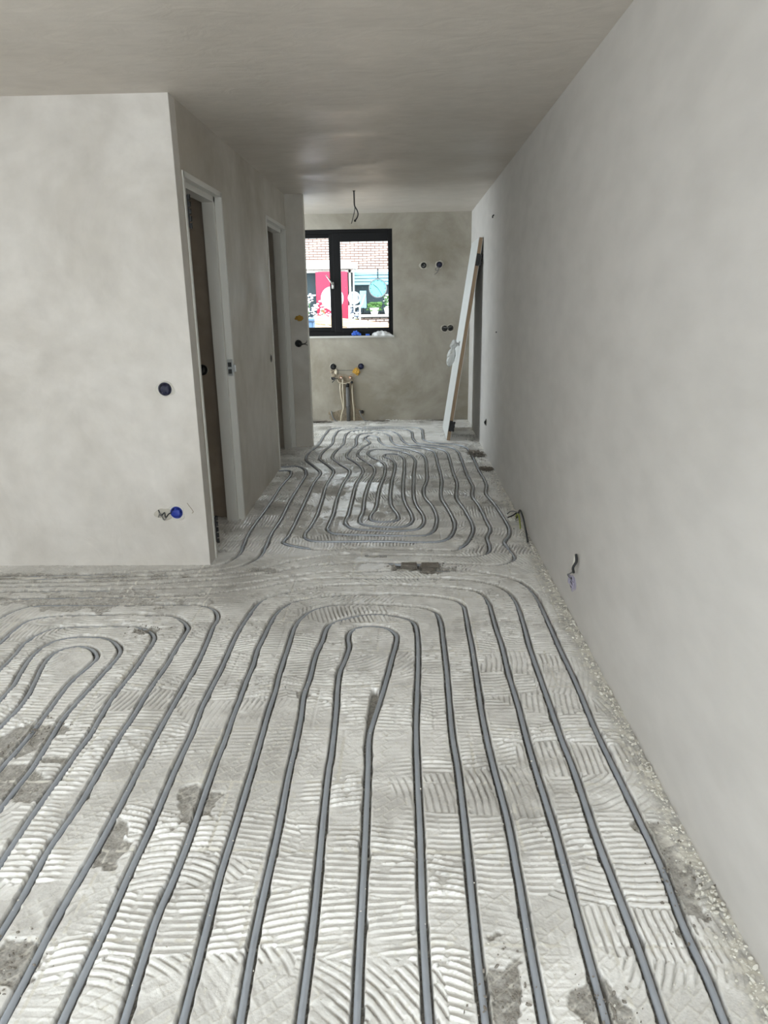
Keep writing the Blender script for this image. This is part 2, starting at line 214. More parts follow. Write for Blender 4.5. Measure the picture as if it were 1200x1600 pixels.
def blob(bm, c, r, seed=0, amp=.3, sub=3, sc=(1, 1, 1), fr=2.0):
    from mathutils import noise
    b2 = bmesh.new(); bmesh.ops.create_icosphere(b2, subdivisions=sub, radius=1)
    for v in b2.verts:
        d = v.co.normalized(); k = 1+amp*noise.noise(d*fr+Vector((seed*3.1, seed*1.7, seed)))+amp*.5*noise.noise(d*fr*2.7+Vector((seed, 5, 1)))
        v.co = Vector((c[0]+d.x*k*r*sc[0], c[1]+d.y*k*r*sc[1], c[2]+d.z*k*r*sc[2]))
    me = bpy.data.meshes.new('t'); b2.to_mesh(me); b2.free(); bm.from_mesh(me); bpy.data.meshes.remove(me); return bm
def patch(bm, c, n_ax, ra, rb, th, seed=1, amp=.18, n=40):
    """irregular smear of gypsum on a wall: an uneven-edged slab of thickness th standing proud along n_ax"""
    rnd = random.Random(seed); ax = Vector(n_ax); s = Vector((0, 0, 1)).cross(ax).normalized(); u = Vector((0, 0, 1)); ph = [rnd.uniform(0, 6.28) for _ in range(5)]
    c = Vector(c); a = []; b = []
    for k in range(n):
        t = 2*PI*k/n; w = 1+amp*sum(math.sin((j+2)*t+ph[j])/(j+1.4) for j in range(5))*.7
        p = c+s*ra*w*math.cos(t)+u*rb*w*math.sin(t); a.append(bm.verts.new(p)); b.append(bm.verts.new(c+(p-c)*.9+ax*th))
    for k in range(n): bm.faces.new((a[k], a[(k+1) % n], b[(k+1) % n], b[k]))
    bm.faces.new(b); bm.faces.new(a[::-1]); return bm
def struct(name, bm, mat, parent=None, **k):
    o = mesh_obj(name, bm, mat, parent, **k)
    if parent is None: o['kind'] = 'structure'
    return o
# ------------------------------------------------------------------ house shell
def wall_with_holes(name, mat, axis, c0, c1, u0, u1, z0, z1, holes):
    """wall slab between c0..c1 along axis ('x' or 'y'), spanning u0..u1, with rectangular holes (ua,ub,za,zb)"""
    us = sorted({u0, u1, *[h[0] for h in holes], *[h[1] for h in holes]}); zs = sorted({z0, z1, *[h[2] for h in holes], *[h[3] for h in holes]})
    bm = bmesh.new(); solid = {}
    for i in range(len(us)-1):
        for j in range(len(zs)-1):
            cu, cz = (us[i]+us[i+1])/2, (zs[j]+zs[j+1])/2
            solid[i, j] = not any(h[0] < cu < h[1] and h[2] < cz < h[3] for h in holes)
    P = (lambda u, c, z: (c, u, z)) if axis == 'x' else (lambda u, c, z: (u, c, z))
    V = {}
    def v(i, c, j):
        k = (i, c, j)
        if k not in V: V[k] = bm.verts.new(P(us[i], c, zs[j]))
        return V[k]
    for (i, j), s in solid.items():
        if not s: continue
        for c in (c0, c1): bm.faces.new((v(i, c, j), v(i+1, c, j), v(i+1, c, j+1), v(i, c, j+1)))
        for di, dj, e in ((-1, 0, ((i, j), (i, j+1))), (1, 0, ((i+1, j), (i+1, j+1))), (0, -1, ((i, j), (i+1, j))), (0, 1, ((i, j+1), (i+1, j+1)))):
            if not solid.get((i+di, j+dj), False):
                (a, b), (c, d) = e; bm.faces.new((v(a, c0, b), v(c, c0, d), v(c, c1, d), v(a, c1, b)))
    return struct(name, bm, mat)
struct('wall_right', bx(R, R+.2, REAR_Y-.2, D2+.3, -.2, H+.15), M['wall_right'])
wall_with_holes('wall_back', M['wall_back'], 'y', D2, D2+.3, -2.4, R, -.2, H+.15, [(-1.62, -.14, 1.068, 2.325)])
struct('wall_left_front', bx(-4.7, L, D1, D1+.1, -.2, H+.02, bev=.004), M['wall_front'])
wall_with_holes('wall_left_hall', M['wall_hall'], 'x', L-.1, L, D1+.1, D3, -.2, H+.02, [(4.035, 4.868, -.1, 2.168), (6.385, 7.4, -.1, 2.2)])
struct('wall_left_stub', bx(-2.4, PX, D3, D3+.1, -.2, H+.02, bev=.004), M['wall_hall'])
wall_with_holes('wall_left_kitchen', M['wall_back'], 'x', -2.6, -2.4, D1+.1, D2+.3, -.2, H+.15, [(7.72, 8.98, .4, 2.38)])  # unseen side opening added to bring more light into the kitchen
wall_with_holes('wall_left_living', M['wall_front'], 'x', -4.9, -4.7, REAR_Y-.2, D1+.1, -.2, H+.15, [(-.2, .6, 1.2, 2.1)])  # small unseen side opening, added to let light in
wall_with_holes('wall_rear', M['wall_front'], 'y', REAR_Y-.2, REAR_Y, -4.7, R, -.2, H+.15, [(-1.4, -.3, .05, 2.3)])
struct('wall_toilet_side', bx(-2.4, L-.1, 4.885, 4.985, -.2, H+.02), M['wc'])
struct('wall_cupboard_side', bx(-2.4, L-.1, 6.25, 6.35, -.2, H+.02), M['wc'])
struct('wall_toilet_lining', bx(-2.4, L-.1, D1+.1, D1+.115, -.1, H+.02), M['wc'])
struct('ceiling', bx(-4.9, R+.2, REAR_Y-.2, D2+.3, H, H+.15), M['ceiling'])
# plaster crack / shadow gap where the ceiling skim meets the living-room wall
# ------------------------------------------------------------------ window in the kitchen
WZ0, WZ1, WX0, WX1, WY = 1.068, 2.325, -1.62, -.14, D2+.03
w = thing('window_1', None, None, (WX0, WY, WZ0)); w['kind'] = 'structure'
def frame_bm(x0, x1, z0, z1, y0, y1, l, r, t, b, bev=.004):
    bm = bmesh.new(); box(bm, x0, x0+l, y0, y1, z0, z1, bev); box(bm, x1-r, x1, y0, y1, z0, z1, bev)
    box(bm, x0+l, x1-r, y0, y1, z1-t, z1, bev); box(bm, x0+l, x1-r, y0, y1, z0, z0+b, bev); return bm
mesh_obj('window_frame', frame_bm(WX0, WX1, WZ0, WZ1, WY, WY+.08, .055, .045, .05, .06), M['frame_dark'], w)
mesh_obj('window_mullion', bx(-.915, -.85, WY, WY+.08, WZ0+.06, WZ1-.05, .004), M['frame_dark'], w)
mesh_obj('fixed_light_bead', frame_bm(WX0+.055, -.915, WZ0+.06, WZ1-.05, WY+.02, WY+.06, .04, .005, .045, .05), M['frame_dark'], w)
s = mesh_obj('sash', frame_bm(-.868, WX1-.04, WZ0+.045, WZ1-.04, WY-.018, WY+.05, .09, .015, .10, .055), M['frame_dark'], w)
hb = bmesh.new(); box(hb, -.893, -.865, WY-.032, WY-.018, 1.64, 1.72, .004)
tube(hb, [(-.879, WY-.03, 1.69), (-.879, WY-.055, 1.69), (-.90, WY-.058, 1.72), (-.955, WY-.058, 1.80)], lambda t: .011-.002*t, 10)
mesh_obj('window_handle', hb, M['chrome'], s, smooth=True)
mt, nt, b = new_mat('window_glass'); b.inputs['Base Color'].default_value = (1, 1, 1, 1); b.inputs['Roughness'].default_value = 0; b.inputs['Transmission Weight'].default_value = 1; b.inputs['IOR'].default_value = 1.02; M['glass'] = mt
mt, nt, b = new_mat('shop_glass'); b.inputs['Base Color'].default_value = rgb(200, 225, 235); b.inputs['Roughness'].default_value = .05; b.inputs['Transmission Weight'].default_value = .9; b.inputs['IOR'].default_value = 1.1; M['glass2'] = mt
mesh_obj('pane', bx(-.79, -.185, WY+.016, WY+.022, 1.16, 2.19), M['glass'], w)
mesh_obj('pane', bx(WX0+.09, -.917, WY+.036, WY+.042, 1.17, 2.24), M['glass'], w)
mesh_obj('window_sill', bx(WX0-.01, WX1+.012, D2-.02, WY-.001, WZ0-.018, WZ0+.004, .003), M['sill'], w)
# unseen sliding doors added behind the camera to admit light
w = thing('window_2', None, None, (-1.4, REAR_Y-.1, .05)); w['kind'] = 'structure'
fb = frame_bm(-1.4, -.3, .05, 2.3, REAR_Y-.12, REAR_Y-.05, .07, .07, .07, .09)
for x in (-.85,): box(fb, x-.04, x+.04, REAR_Y-.12, REAR_Y-.05, .14, 2.33, .004)
mesh_obj('window_frame', fb, M['frame_dark'], w)
# ------------------------------------------------------------------ door frames (open doorways, doors taken off)
def door_frame(name, y0, y1, zt, near=True):
    d = thing(name, None, None, (L, y0, 0)); d['kind'] = 'structure'
    def post(a, s):                       # a = outer edge, s = +1 towards the opening
        pr = [(L-.1, a), (L+.006, a), (L+.006, a+s*.03), (L-.036, a+s*.03), (L-.036, a+s*.068), (L-.112, a+s*.068), (L-.112, a)]
        return pr
    def ex(pr, z0, z1):
        bm = bmesh.new(); lo = [bm.verts.new((x, y, z0)) for x, y in pr]; hi = [bm.verts.new((x, y, z1)) for x, y in pr]
        for i in range(len(pr)): j = (i+1) % len(pr); bm.faces.new((lo[i], lo[j], hi[j], hi[i]))
        bm.faces.new(lo); bm.faces.new(hi[::-1]); bmesh.ops.bevel(bm, geom=[e for e in bm.edges if abs(e.verts[0].co.z-e.verts[1].co.z) > .5], offset=.0025, segments=2, affect='EDGES'); return bm
    jn = mesh_obj('jamb', ex(post(y0, 1), -.01, zt), M['frame_white'], d)
    jf = mesh_obj('jamb', ex(post(y1, -1), -.01, zt), M['frame_white'], d)
    bm = bmesh.new(); pr = [(L-.1, zt), (L+.006, zt), (L+.006, zt-.03), (L-.036, zt-.03), (L-.036, zt-.062), (L-.112, zt-.062), (L-.112, zt)]
    a = [bm.verts.new((x, y0+.012, z)) for x, z in pr]; c = [bm.verts.new((x, y1-.012, z)) for x, z in pr]
    for i in range(len(pr)): j = (i+1) % len(pr); bm.faces.new((a[i], a[j], c[j], c[i]))
    bm.faces.new(a); bm.faces.new(c[::-1]); mesh_obj('lintel', bm, M['frame_white'], d)
    return d, jn, jf
d1, jn, jf = door_frame('door_1', 4.035, 4.868, 2.168)
for z in (1.97, .17):
    hb = bmesh.new()
    for k in range(5): cyl(hb, (L+.014, 4.075, z-.085+k*.036), (0, 0, 1), .009, .026, 12)
    box(hb, L-.03, L+.012, 4.066, 4.069, z-.08, z+.08)
    mesh_obj('hinge', hb, M['black'], jn)
sb = bmesh.new(); box(sb, L-.034, L+.002, 4.833, 4.838, 1.02, 1.13, .001); box(sb, L+.002, L+.022, 4.833, 4.850, 1.045, 1.095, .003)
mesh_obj('strike_plate', sb, M['chrome'], jf)
bm = bmesh.new(); box(bm, L-.03, L-.006, 4.830, 4.834, 1.035, 1.065); box(bm, L-.03, L-.006, 4.830, 4.834, 1.08, 1.11); mesh_obj('strike_slot', bm, M['black'], jf)
d2, jn, jf = door_frame('door_2', 6.385, 7.4, 2.2)
# ------------------------------------------------------------------ heating pipes: traced plan of the loops
pipe_xy = {k: catmull([tuple(map(float, p.split(','))) for p in v.split()], .01) for k, v in PIPES.items()}
PR = .0088
# ------------------------------------------------------------------ the screed: trowelled adhesive bed with imprints of the lifted tiles, milled pipe channels
rng = np.random.default_rng(11)
ys = [.72]
while ys[-1] < D2+.02: ys.append(ys[-1]+.0023+.0012*(ys[-1]-.72))
ys = np.array(ys, np.float32)
xs = np.concatenate([np.arange(-3.0, -1.75, .006), np.arange(-1.75, R+.012, .0030)]).astype(np.float32)
X, Y = np.meshgrid(xs, ys); NY, NX = X.shape
def vnoise(x, y, sc, seed):
    g = np.random.default_rng(seed).random((257, 257)).astype(np.float32)
    u = x*sc+100.3; v = y*sc+57.1; i = np.floor(u).astype(int); j = np.floor(v).astype(int); fu = u-i; fv = v-j
    fu = fu*fu*(3-2*fu); fv = fv*fv*(3-2*fv); i &= 255; j &= 255
    return (g[j, i]*(1-fu)+g[j, i+1]*fu)*(1-fv)+(g[j+1, i]*(1-fu)+g[j+1, i+1]*fu)*fv
def fbm(x, y, sc, seed, o=4):
    r = 0; a = .5; t = 0
    for k in range(o): r = r+a*vnoise(x, y, sc*2**k, seed+k); t += a; a *= .5
    return r/t
ss = lambda a, b, x: (lambda t: t*t*(3-2*t))(np.clip((x-a)/(b-a), 0, 1))
# trowel swipes: jittered cells, each with its own sweep centre
wx = X+.06*(fbm(X, Y, 7, 3, 2)-.5); wy = Y+.05*(fbm(X, Y, 7, 9, 2)-.5)
CW, CH = .42, .165
gi = np.floor(wx/CW).astype(int); gj = np.floor(wy/CH).astype(int)
NI, NJ, OI, OJ = 14, 64, 10, -2
jx = rng.random((NJ, NI)); jy = rng.random((NJ, NI)); typ = rng.random((NJ, NI)); an = rng.normal(0, 1, (NJ, NI)); rad = rng.random((NJ, NI)); sg = np.where(rng.random((NJ, NI)) < .5, -1, 1); pz = rng.random((NJ, NI))
best = np.full(X.shape, 9e9, np.float32); bi = np.zeros(X.shape, int); bj = np.zeros(X.shape, int)
for di in (-1, 0, 1):
    for dj in (-1, 0, 1):
        ii = np.clip(gi+di+OI, 0, NI-1); jj = np.clip(gj+dj-OJ, 0, NJ-1)
        cx = (gi+di+.15+.7*jx[jj, ii])*CW; cy = (gj+dj+.15+.7*jy[jj, ii])*CH
        dd = ((wx-cx)/CW)**2+((wy-cy)/CH)**2; k = dd < best
        best[k] = dd[k]; bi[k] = ii[k]; bj[k] = jj[k]
T = typ[bj, bi]; cxx = (bi-OI+.15+.7*jx[bj, bi])*CW; cyy = (bj+OJ+.15+.7*jy[bj, bi])*CH
# right-hand strip was combed lengthwise more often
vert_p = .11+.28*ss(.25, .6, cxx)*ss(3.2, 2.6, cyy)+.38*ss(3.7, 4.3, cyy)
isv = T < vert_p; ang = np.where(isv, PI/2+.28*an[bj, bi], np.where(T > .9, .8*sg[bj, bi], .07*an[bj, bi]))
Rr = np.where(T > .82, .22+.25*rad[bj, bi], .7+3*rad[bj, bi]**2)
ccx = cxx-np.sin(ang)*Rr*sg[bj, bi]; ccy = cyy+np.cos(ang)*Rr*sg[bj, bi]
PER = .0215
dist = np.hypot(X-ccx, Y-ccy)+.006*(fbm(X, Y, 16, 21, 2)-.5)+pz[bj, bi]*PER
ph = np.cos(2*PI*dist/PER)
amp = .0056*(.35+.9*ss(.34, .56, fbm(X, Y, 5.5, 31, 3)))
amp *= ss(.0, .2, fbm(X, Y, 40, 41, 2)-.18)                     # broken ridges
flat = ss(.47, .56, fbm(X*.8, Y*1.3, 3.2, 51, 3))*ss(2.9, 2.0, Y)*.95   # areas pressed flat by the tile
flat = np.maximum(flat, ss(.60, .68, fbm(X, Y, 3.0, 57, 3))*.85)
dusty = ss(3.15, 3.45, Y)*ss(4.3, 3.75, Y)*ss(-.55, -1.0, X)       # scraped smooth at the wall
far_s = ss(3.9, 4.6, Y)*ss(.52, .64, fbm(X, Y, 1.7, 61, 3))        # hallway bed mostly scraped
amp = amp*(1-.93*flat)*(1-.8*dusty)*(1-.85*far_s)*(1+.7*ss(3.7, 4.6, Y))
prof_r = np.clip(ph*2.0-.85, 0, 1)**.8*1.5-.2; prof_t = .45-1.8*np.clip(-ph*1.7-.6, 0, 1)**.8; z = amp*np.where(isv | (T > .82), prof_t, prof_r)
# basket-weave imprint of the tile backs on flat areas
u = (X*.77+Y*.64)/.031; v = (-X*.64+Y*.77)/.031; chk = (np.floor(u/2)+np.floor(v)).astype(int) & 1
uu = np.abs(((u+np.floor(v)) % 2)-1); vv = np.abs((v % 1)-.5)*2
line = np.maximum(ss(.82, .95, vv), ss(.90, .97, uu))*ss(.30, .45, fbm(X, Y, 12, 77, 2))
z += .0016*line*np.maximum(flat, .3)*(1-dusty)*ss(4.5, 3, Y)
z += .0035*(fbm(X, Y, 2.2, 71, 3)-.5)+.0016*(fbm(X, Y, 26, 75, 4)-.5)
clump = ss(.64, .78, fbm(X, Y, 9, 81, 4)); z += clump*.004*fbm(X, Y, 50, 85, 3)
# joint lines between the lifted tiles
joint = np.zeros_like(X); jw = np.zeros_like(X)
PITCH = .2985
yj = 1.344+.004*(fbm(X, Y, 3, 91, 2)-.5); row = np.floor((Y-yj)/PITCH); dj_ = np.abs((Y-yj)/PITCH-np.round((Y-yj)/PITCH))*PITCH
off = np.random.default_rng(5).random(64)[(row.astype(int)+8) % 64]*.3; dxj = np.abs((X-off-.03)/.45-np.round((X-off-.03)/.45))*.45
dt = np.minimum(dj_, dxj); joint = ss(.0065, .003, dt); jdot = joint*ss(.38, .5, fbm(X, Y, 38, 95, 2))*ss(.34, .44, fbm(X, Y, 4, 97, 2))
z = z*(1-.6*joint)+.0012*jdot-.001*joint
# loose patches where the bed came away and bare concrete shows
conc = np.zeros_like(X)
for px_, py_, rx, ry in [(-1.36, 2.19, .10, .10), (-1.27, 1.93, .12, .09), (-.95, 1.285, .075, .07), (-.863, 1.66, .045, .09), (-.656, 1.86, .06, .12), (.218, 1.23, .04, .11), (.73, 1.56, .06, .17), (.416, 1.17, .06, .07), (-1.24, 3.04, .05, .03), (-.837, 3.836, .12, .04), (-.407, 2.474, .035, .03), (-1.19, 2.05, .06, .025), (.1, 3.83, .17, .05), (-.2, 4.05, .1, .03), (.72, 5.2, .09, .12), (.7, 7.2, .1, .25), (.2, 1.15, .05, .1), (-1.7, 3.4, .5, .12), (-2.0, 3.75, .6, .05)]:
    d_ = np.hypot((X-px_)/rx, (Y-py_)/ry)+1.9*(fbm(X, Y, 13, 101, 4)-.5); conc = np.maximum(conc, ss(1.08, .96, d_))
edge = ss(R-.10, R-.03, X+.08*(fbm(X, Y, 11, 105, 3)-.5)); conc = np.maximum(conc, edge*.7)
z = z*(1-conc)+conc*(-.0055+.006*(fbm(X, Y, 60, 107, 3)-.5)+.004*(fbm(X, Y, 14, 109, 2)-.5))
z += edge*.006*fbm(X, Y, 30, 111, 3)
# distance to the pipe runs
D = np.full(X.shape, .06, np.float32)
STUB = catmull([(-.126, 2.50), (-.131, 2.42), (-.136, 2.30), (-.137, 2.20)], .01)
def carve(P_, D):
    for i in range(len(P_)-1):
        a, b = P_[i], P_[i+1]
        x0, x1 = min(a[0], b[0])-.05, max(a[0], b[0])+.05; y0, y1 = min(a[1], b[1])-.05, max(a[1], b[1])+.05
        i0, i1 = np.searchsorted(xs, (x0, x1)); j0, j1 = np.searchsorted(ys, (y0, y1))
        if i0 >= i1 or j0 >= j1: continue
        sx = X[j0:j1, i0:i1]-a[0]; sy = Y[j0:j1, i0:i1]-a[1]; ex, ey = b-a; L2 = ex*ex+ey*ey+1e-12
        t = np.clip((sx*ex+sy*ey)/L2, 0, 1); d_ = np.hypot(sx-t*ex, sy-t*ey); np.minimum(D[j0:j1, i0:i1], d_, out=D[j0:j1, i0:i1])
for P_ in pipe_xy.values(): carve(P_, D)
carve(STUB, D)
hw = .0132+.0035*(fbm(X, Y, 9, 121, 3)-.5)+.003*np.maximum(0, fbm(X, Y, 22, 125, 2)-.6)*5
hw = hw+.002*ss(3.5, 6, Y)
g = ss(hw+.0026, hw-.0004, D); lip = ss(hw+.016, hw+.004, D)*(1-g)*ss(.5, .62, fbm(X, Y, 24, 131, 3))
z = z*(.35+.65*ss(hw, hw+.016, D)); z = z*(1-g)+g*(-.029+.003*fbm(X, Y, 60, 135, 2)); z += lip*.003*(fbm(X, Y, 90, 137, 2)-.3)*2
# pit with broken concrete by the junction of the loops
pit = ss(1.1, .9, np.maximum(np.abs(X-.06)/.14, np.abs(Y-3.885)/.045)+.3*(fbm(X, Y, 20, 141, 2)-.5)); z = z*(1-pit)-.03*pit*ss(.35, .5, fbm(X, Y, 18, 143, 2))-.006*pit
z = np.minimum(z, .012); z -= .001
# material of the surface: R bed tone plus painted crest and hall light, G bare concrete / channel plus painted trough shade, B whitish lime at joints and imprint ridges, A unused
bed = np.clip(.6+.3*ss(3.8, 4.6, Y)+(1.5+2.2*ss(3.8, 5, Y))*(fbm(X, Y*1.6, 2.2, 151, 5)-.5)+1.0*(fbm(X, Y, 18, 155, 3)-.5)+.22*ss(-.2, 1, ph)*ss(.0005, .002, amp), 0, 1)  # ridge crests and hallway bed lightened to paint in the light
G = np.clip(np.maximum.reduce([.5*ss(3.6, 4.6, Y)*ss(.44, .72, fbm(X*.7, Y*1.7, 4.5, 171, 6)), conc*(.6+.4*fbm(X, Y, 70, 161, 2)), g*.95, dusty*.55, pit, .3*ss(.56, .7, fbm(X, Y, 2.6, 163, 4)), .35*ss(-.3, -1, ph)*ss(.0008, .0022, amp)]), 0, 1)  # trough shade painted in; channels are cut concrete, darkened to deepen their shadow
B = np.clip(jdot*1.0+.5*line*flat+.8*ss(.76, .8, fbm(X, Y, 75, 165, 2))*.8+edge*ss(.45, .6, fbm(X, Y, 45, 167, 2))+.55*ss(hw+.007, hw+.002, D)*(1-g)*ss(.42, .6, fbm(X, Y, 16, 173, 3)), 0, 1)
keep = ~((X < -1.80) & (Y > D1+.06))
idx = np.full(X.shape, -1, np.int64); idx[keep] = np.arange(keep.sum())
co = np.stack([X[keep], Y[keep], z[keep]], 1).astype(np.float32)
a = idx[:-1, :-1]; b_ = idx[:-1, 1:]; c = idx[1:, 1:]; d_ = idx[1:, :-1]; ok = (a >= 0) & (b_ >= 0) & (c >= 0) & (d_ >= 0)
F = np.stack([a[ok], b_[ok], c[ok], d_[ok]], 1)
base = np.array([(-4.9, REAR_Y-.2, -.035), (R+.1, REAR_Y-.2, -.035), (R+.1, D2+.1, -.035), (-4.9, D2+.1, -.035)], np.float32)
base2 = np.array([(-4.7, REAR_Y, -.004), (R, REAR_Y, -.004), (R, .725, -.004), (-4.7, .725, -.004), (-4.7, .725, -.004), (-2.995, .725, -.004), (-2.995, D1+.05, -.004), (-4.7, D1+.05, -.004)], np.float32)
n0 = len(co); co = np.vstack([co, base, base2]); F = np.vstack([F, [[n0, n0+1, n0+2, n0+3], [n0+4, n0+5, n0+6, n0+7], [n0+8, n0+9, n0+10, n0+11]]])
me = bpy.data.meshes.new('floor'); me.vertices.add(len(co)); me.vertices.foreach_set('co', co.ravel())
me.loops.add(F.size); me.loops.foreach_set('vertex_index', F.ravel().astype(np.int32)); me.polygons.add(len(F)); me.polygons.foreach_set('loop_start', np.arange(0, F.size, 4, dtype=np.int32))
me.update(calc_edges=True)
at = me.attributes.new('bed', 'FLOAT_COLOR', 'POINT'); cc = np.zeros((len(co), 4), np.float32); cc[:, 3] = 1; cc[:n0, 0] = bed[keep]; cc[:n0, 1] = G[keep]; cc[:n0, 2] = B[keep]; cc[n0:, 0] = .5; at.data.foreach_set('color', cc.ravel())
mt, nt, b = new_mat('adhesive_bed'); N = nt.nodes; K = nt.links
A = N.new('ShaderNodeAttribute'); A.attribute_name = 'bed'; sp = N.new('ShaderNodeSeparateColor'); K.new(A.outputs['Color'], sp.inputs[0])
r1 = N.new('ShaderNodeValToRGB'); r1.color_ramp.elements[0].color = FL_DARK; r1.color_ramp.elements[1].color = FL_LIGHT; r1.color_ramp.elements[0].position = .15; r1.color_ramp.elements[1].position = .85; K.new(sp.outputs[0], r1.inputs[0])
tc = N.new('ShaderNodeTexCoord'); n1 = N.new('ShaderNodeTexNoise'); n1.inputs['Scale'].default_value = 160; n1.inputs['Detail'].default_value = 4; K.new(tc.outputs['Object'], n1.inputs['Vector'])
rc = N.new('ShaderNodeValToRGB'); rc.color_ramp.elements[0].color = rgb(98, 94, 88); rc.color_ramp.elements[1].color = rgb(172, 167, 158); rc.color_ramp.elements[0].position = .3; rc.color_ramp.elements[1].position = .7; K.new(n1.outputs['Fac'], rc.inputs[0])
m1 = N.new('ShaderNodeMix'); m1.data_type = 'RGBA'; K.new(sp.outputs[1], m1.inputs[0]); K.new(r1.outputs[0], m1.inputs[6]); K.new(rc.outputs[0], m1.inputs[7])
m2 = N.new('ShaderNodeMix'); m2.data_type = 'RGBA'; K.new(sp.outputs[2], m2.inputs[0]); K.new(m1.outputs[2], m2.inputs[6]); m2.inputs[7].default_value = rgb(226, 223, 214); K.new(m2.outputs[2], b.inputs['Base Color'])
mr = N.new('ShaderNodeMapRange'); mr.inputs[1].default_value = .35; mr.inputs[2].default_value = .65; mr.inputs[3].default_value = .2; mr.inputs[4].default_value = .42; b.inputs['Sheen Weight'].default_value = .5; b.inputs['Sheen Roughness'].default_value = .35; nr = N.new('ShaderNodeTexNoise'); nr.inputs['Scale'].default_value = 3; nr.inputs['Detail'].default_value = 5; K.new(tc.outputs['Object'], nr.inputs['Vector']); K.new(nr.outputs['Fac'], mr.inputs[0]); K.new(mr.outputs[0], b.inputs['Roughness']); b.inputs['Specular IOR Level'].default_value = .75
bp = N.new('ShaderNodeBump'); bp.inputs['Strength'].default_value = .55; bp.inputs['Distance'].default_value = .002; K.new(n1.outputs['Fac'], bp.inputs['Height']); K.new(bp.outputs[0], b.inputs['Normal'])
me.materials.append(mt); fl = bpy.data.objects.new('floor', me); COL.objects.link(fl); fl['kind'] = 'structure'
me.polygons.foreach_set('use_smooth', [True]*len(me.polygons))
# ------------------------------------------------------------------ pipes as objects
PL = {
 'ij': 'grey heating pipe bent into the small innermost hairpin at centre foreground',
 'hk': 'grey heating pipe looping directly around the innermost hairpin at centre foreground',
 'gl': 'grey heating pipe, third loop out from the central hairpin in the foreground',
 'fm': 'grey heating pipe, fourth loop out from the central hairpin in the foreground',
 'en': 'grey heating pipe, fifth and widest closed loop around the central foreground hairpin',
 'o': 'grey heating pipe bending at right and leading left, second from the right wall',
 'p': 'outermost grey heating pipe of the foreground, running nearest the right wall',
 'L1': 'grey heating pipe forming the innermost bend of the left foreground spiral',
 'L2': 'grey heating pipe, second bend out of the left foreground spiral',
 'L3': 'grey heating pipe, third bend out, its corner in a chipped dark patch at left',
 'L4': 'grey heating pipe, fourth bend out of the left foreground spiral',
 'L5': 'grey heating pipe, outermost bend of the left foreground spiral below the pale wall',
 'H1': 'grey supply pipe rounding the wall corner nearest to the toilet doorway',
 'H2': 'grey supply pipe rounding the wall corner, second out from the toilet doorway',
 'C': 'long grey heating pipe winding the double spiral through the hallway to the kitchen'}
from mathutils import noise as mnoise
for k, P_ in pipe_xy.items():
    step = 2 if k != 'C' else 2
    Q = P_[::step]; pts = []
    for i, (x, y) in enumerate(Q):
        zz = -.0105+.0035*(mnoise.noise(Vector((x*1.9, y*1.9, .3)))) + (.0085 if y > 4.2 else -.008*min(1, max(0, (y-2.95)*2)))
        pts.append((x, y, zz))
    o = mesh_obj('heating_pipe', tube(bmesh.new(), pts, PR, 10), M['pipe'], None, smooth=True)
    tag(o, PL[k], 'pipe', 'underfloor heating pipes laid in milled channels')
# ------------------------------------------------------------------ leaning door leaf
th = math.asin(.1465)
ux = Vector((math.sin(th), 0, math.cos(th))); nx = Vector((math.cos(th), 0, -math.sin(th)))
dl = thing('door_leaf', 'white interior door with raw wooden edges, taken off and leaning on right wall', 'door', (.463, 7.72, 0))
def leaned(bm):
    for v in bm.verts:
        p = v.co.copy(); v.co = Vector((.458, 7.72, .006))+nx*p.x+Vector((0, 1, 0))*p.y+ux*p.z
    return bm
mesh_obj('panel', leaned(bx(0, .004, 0, .83, 0, 2.115)), M['door_white'], dl)
mesh_obj('core_edge', leaned(bx(.004, .040, 0, .83, 0, 2.115)), M['wood_edge'], dl)
mesh_obj('panel', leaned(bx(.040, .044, 0, .83, 0, 2.115)), M['door_white'], dl)
for z in (1.90, .16):
    bm = bmesh.new(); box(bm, .006, .040, -.004, .001, z-.06, z+.06, .001); box(bm, .03, .062, -.012, -.001, z-.05, z+.05, .003)
    for k in range(3): cyl(bm, (.056, -.008, z-.055+k*.04), (0, 0, 1), .011, .03, 12)
    mesh_obj('hinge', leaned(bm), M['black'], dl)
bm = bmesh.new(); cyl(bm, (0, .30, 1.03), (-1, 0, 0), .024, .012, 20); cyl(bm, (-.01, .30, 1.03), (-1, 0, 0), .009, .04, 12); tube(bm, [(-.05, .29, 1.03), (-.05, .42, 1.025)], .009, 10)
mesh_obj('door_handle', leaned(bm), M['chrome'], dl, smooth=True)
# plastic bag hanging on it
mt, nt, b = new_mat('clear_bag'); b.inputs['Base Color'].default_value = rgb(222, 224, 222); b.inputs['Roughness'].default_value = .18; b.inputs['Alpha'].default_value = .72; b.inputs['Specular IOR Level'].default_value = .8
n = nt.nodes.new('ShaderNodeTexNoise'); n.inputs['Scale'].default_value = 22; n.inputs['Distortion'].default_value = 2; tc = nt.nodes.new('ShaderNodeTexCoord'); nt.links.new(tc.outputs['Object'], n.inputs['Vector'])
bp = nt.nodes.new('ShaderNodeBump'); bp.inputs['Strength'].default_value = 1; bp.inputs['Distance'].default_value = .02; nt.links.new(n.outputs['Fac'], bp.inputs['Height']); nt.links.new(bp.outputs[0], b.inputs['Normal']); M['bag'] = mt
bm = bmesh.new(); prof = [(0, .012, .010), (.03, .028, .02), (.06, .040, .03), (.085, .018, .014), (.12, .036, .026), (.17, .044, .030), (.22, .040, .026), (.26, .028, .014), (.285, .010, .006)]
rs = []
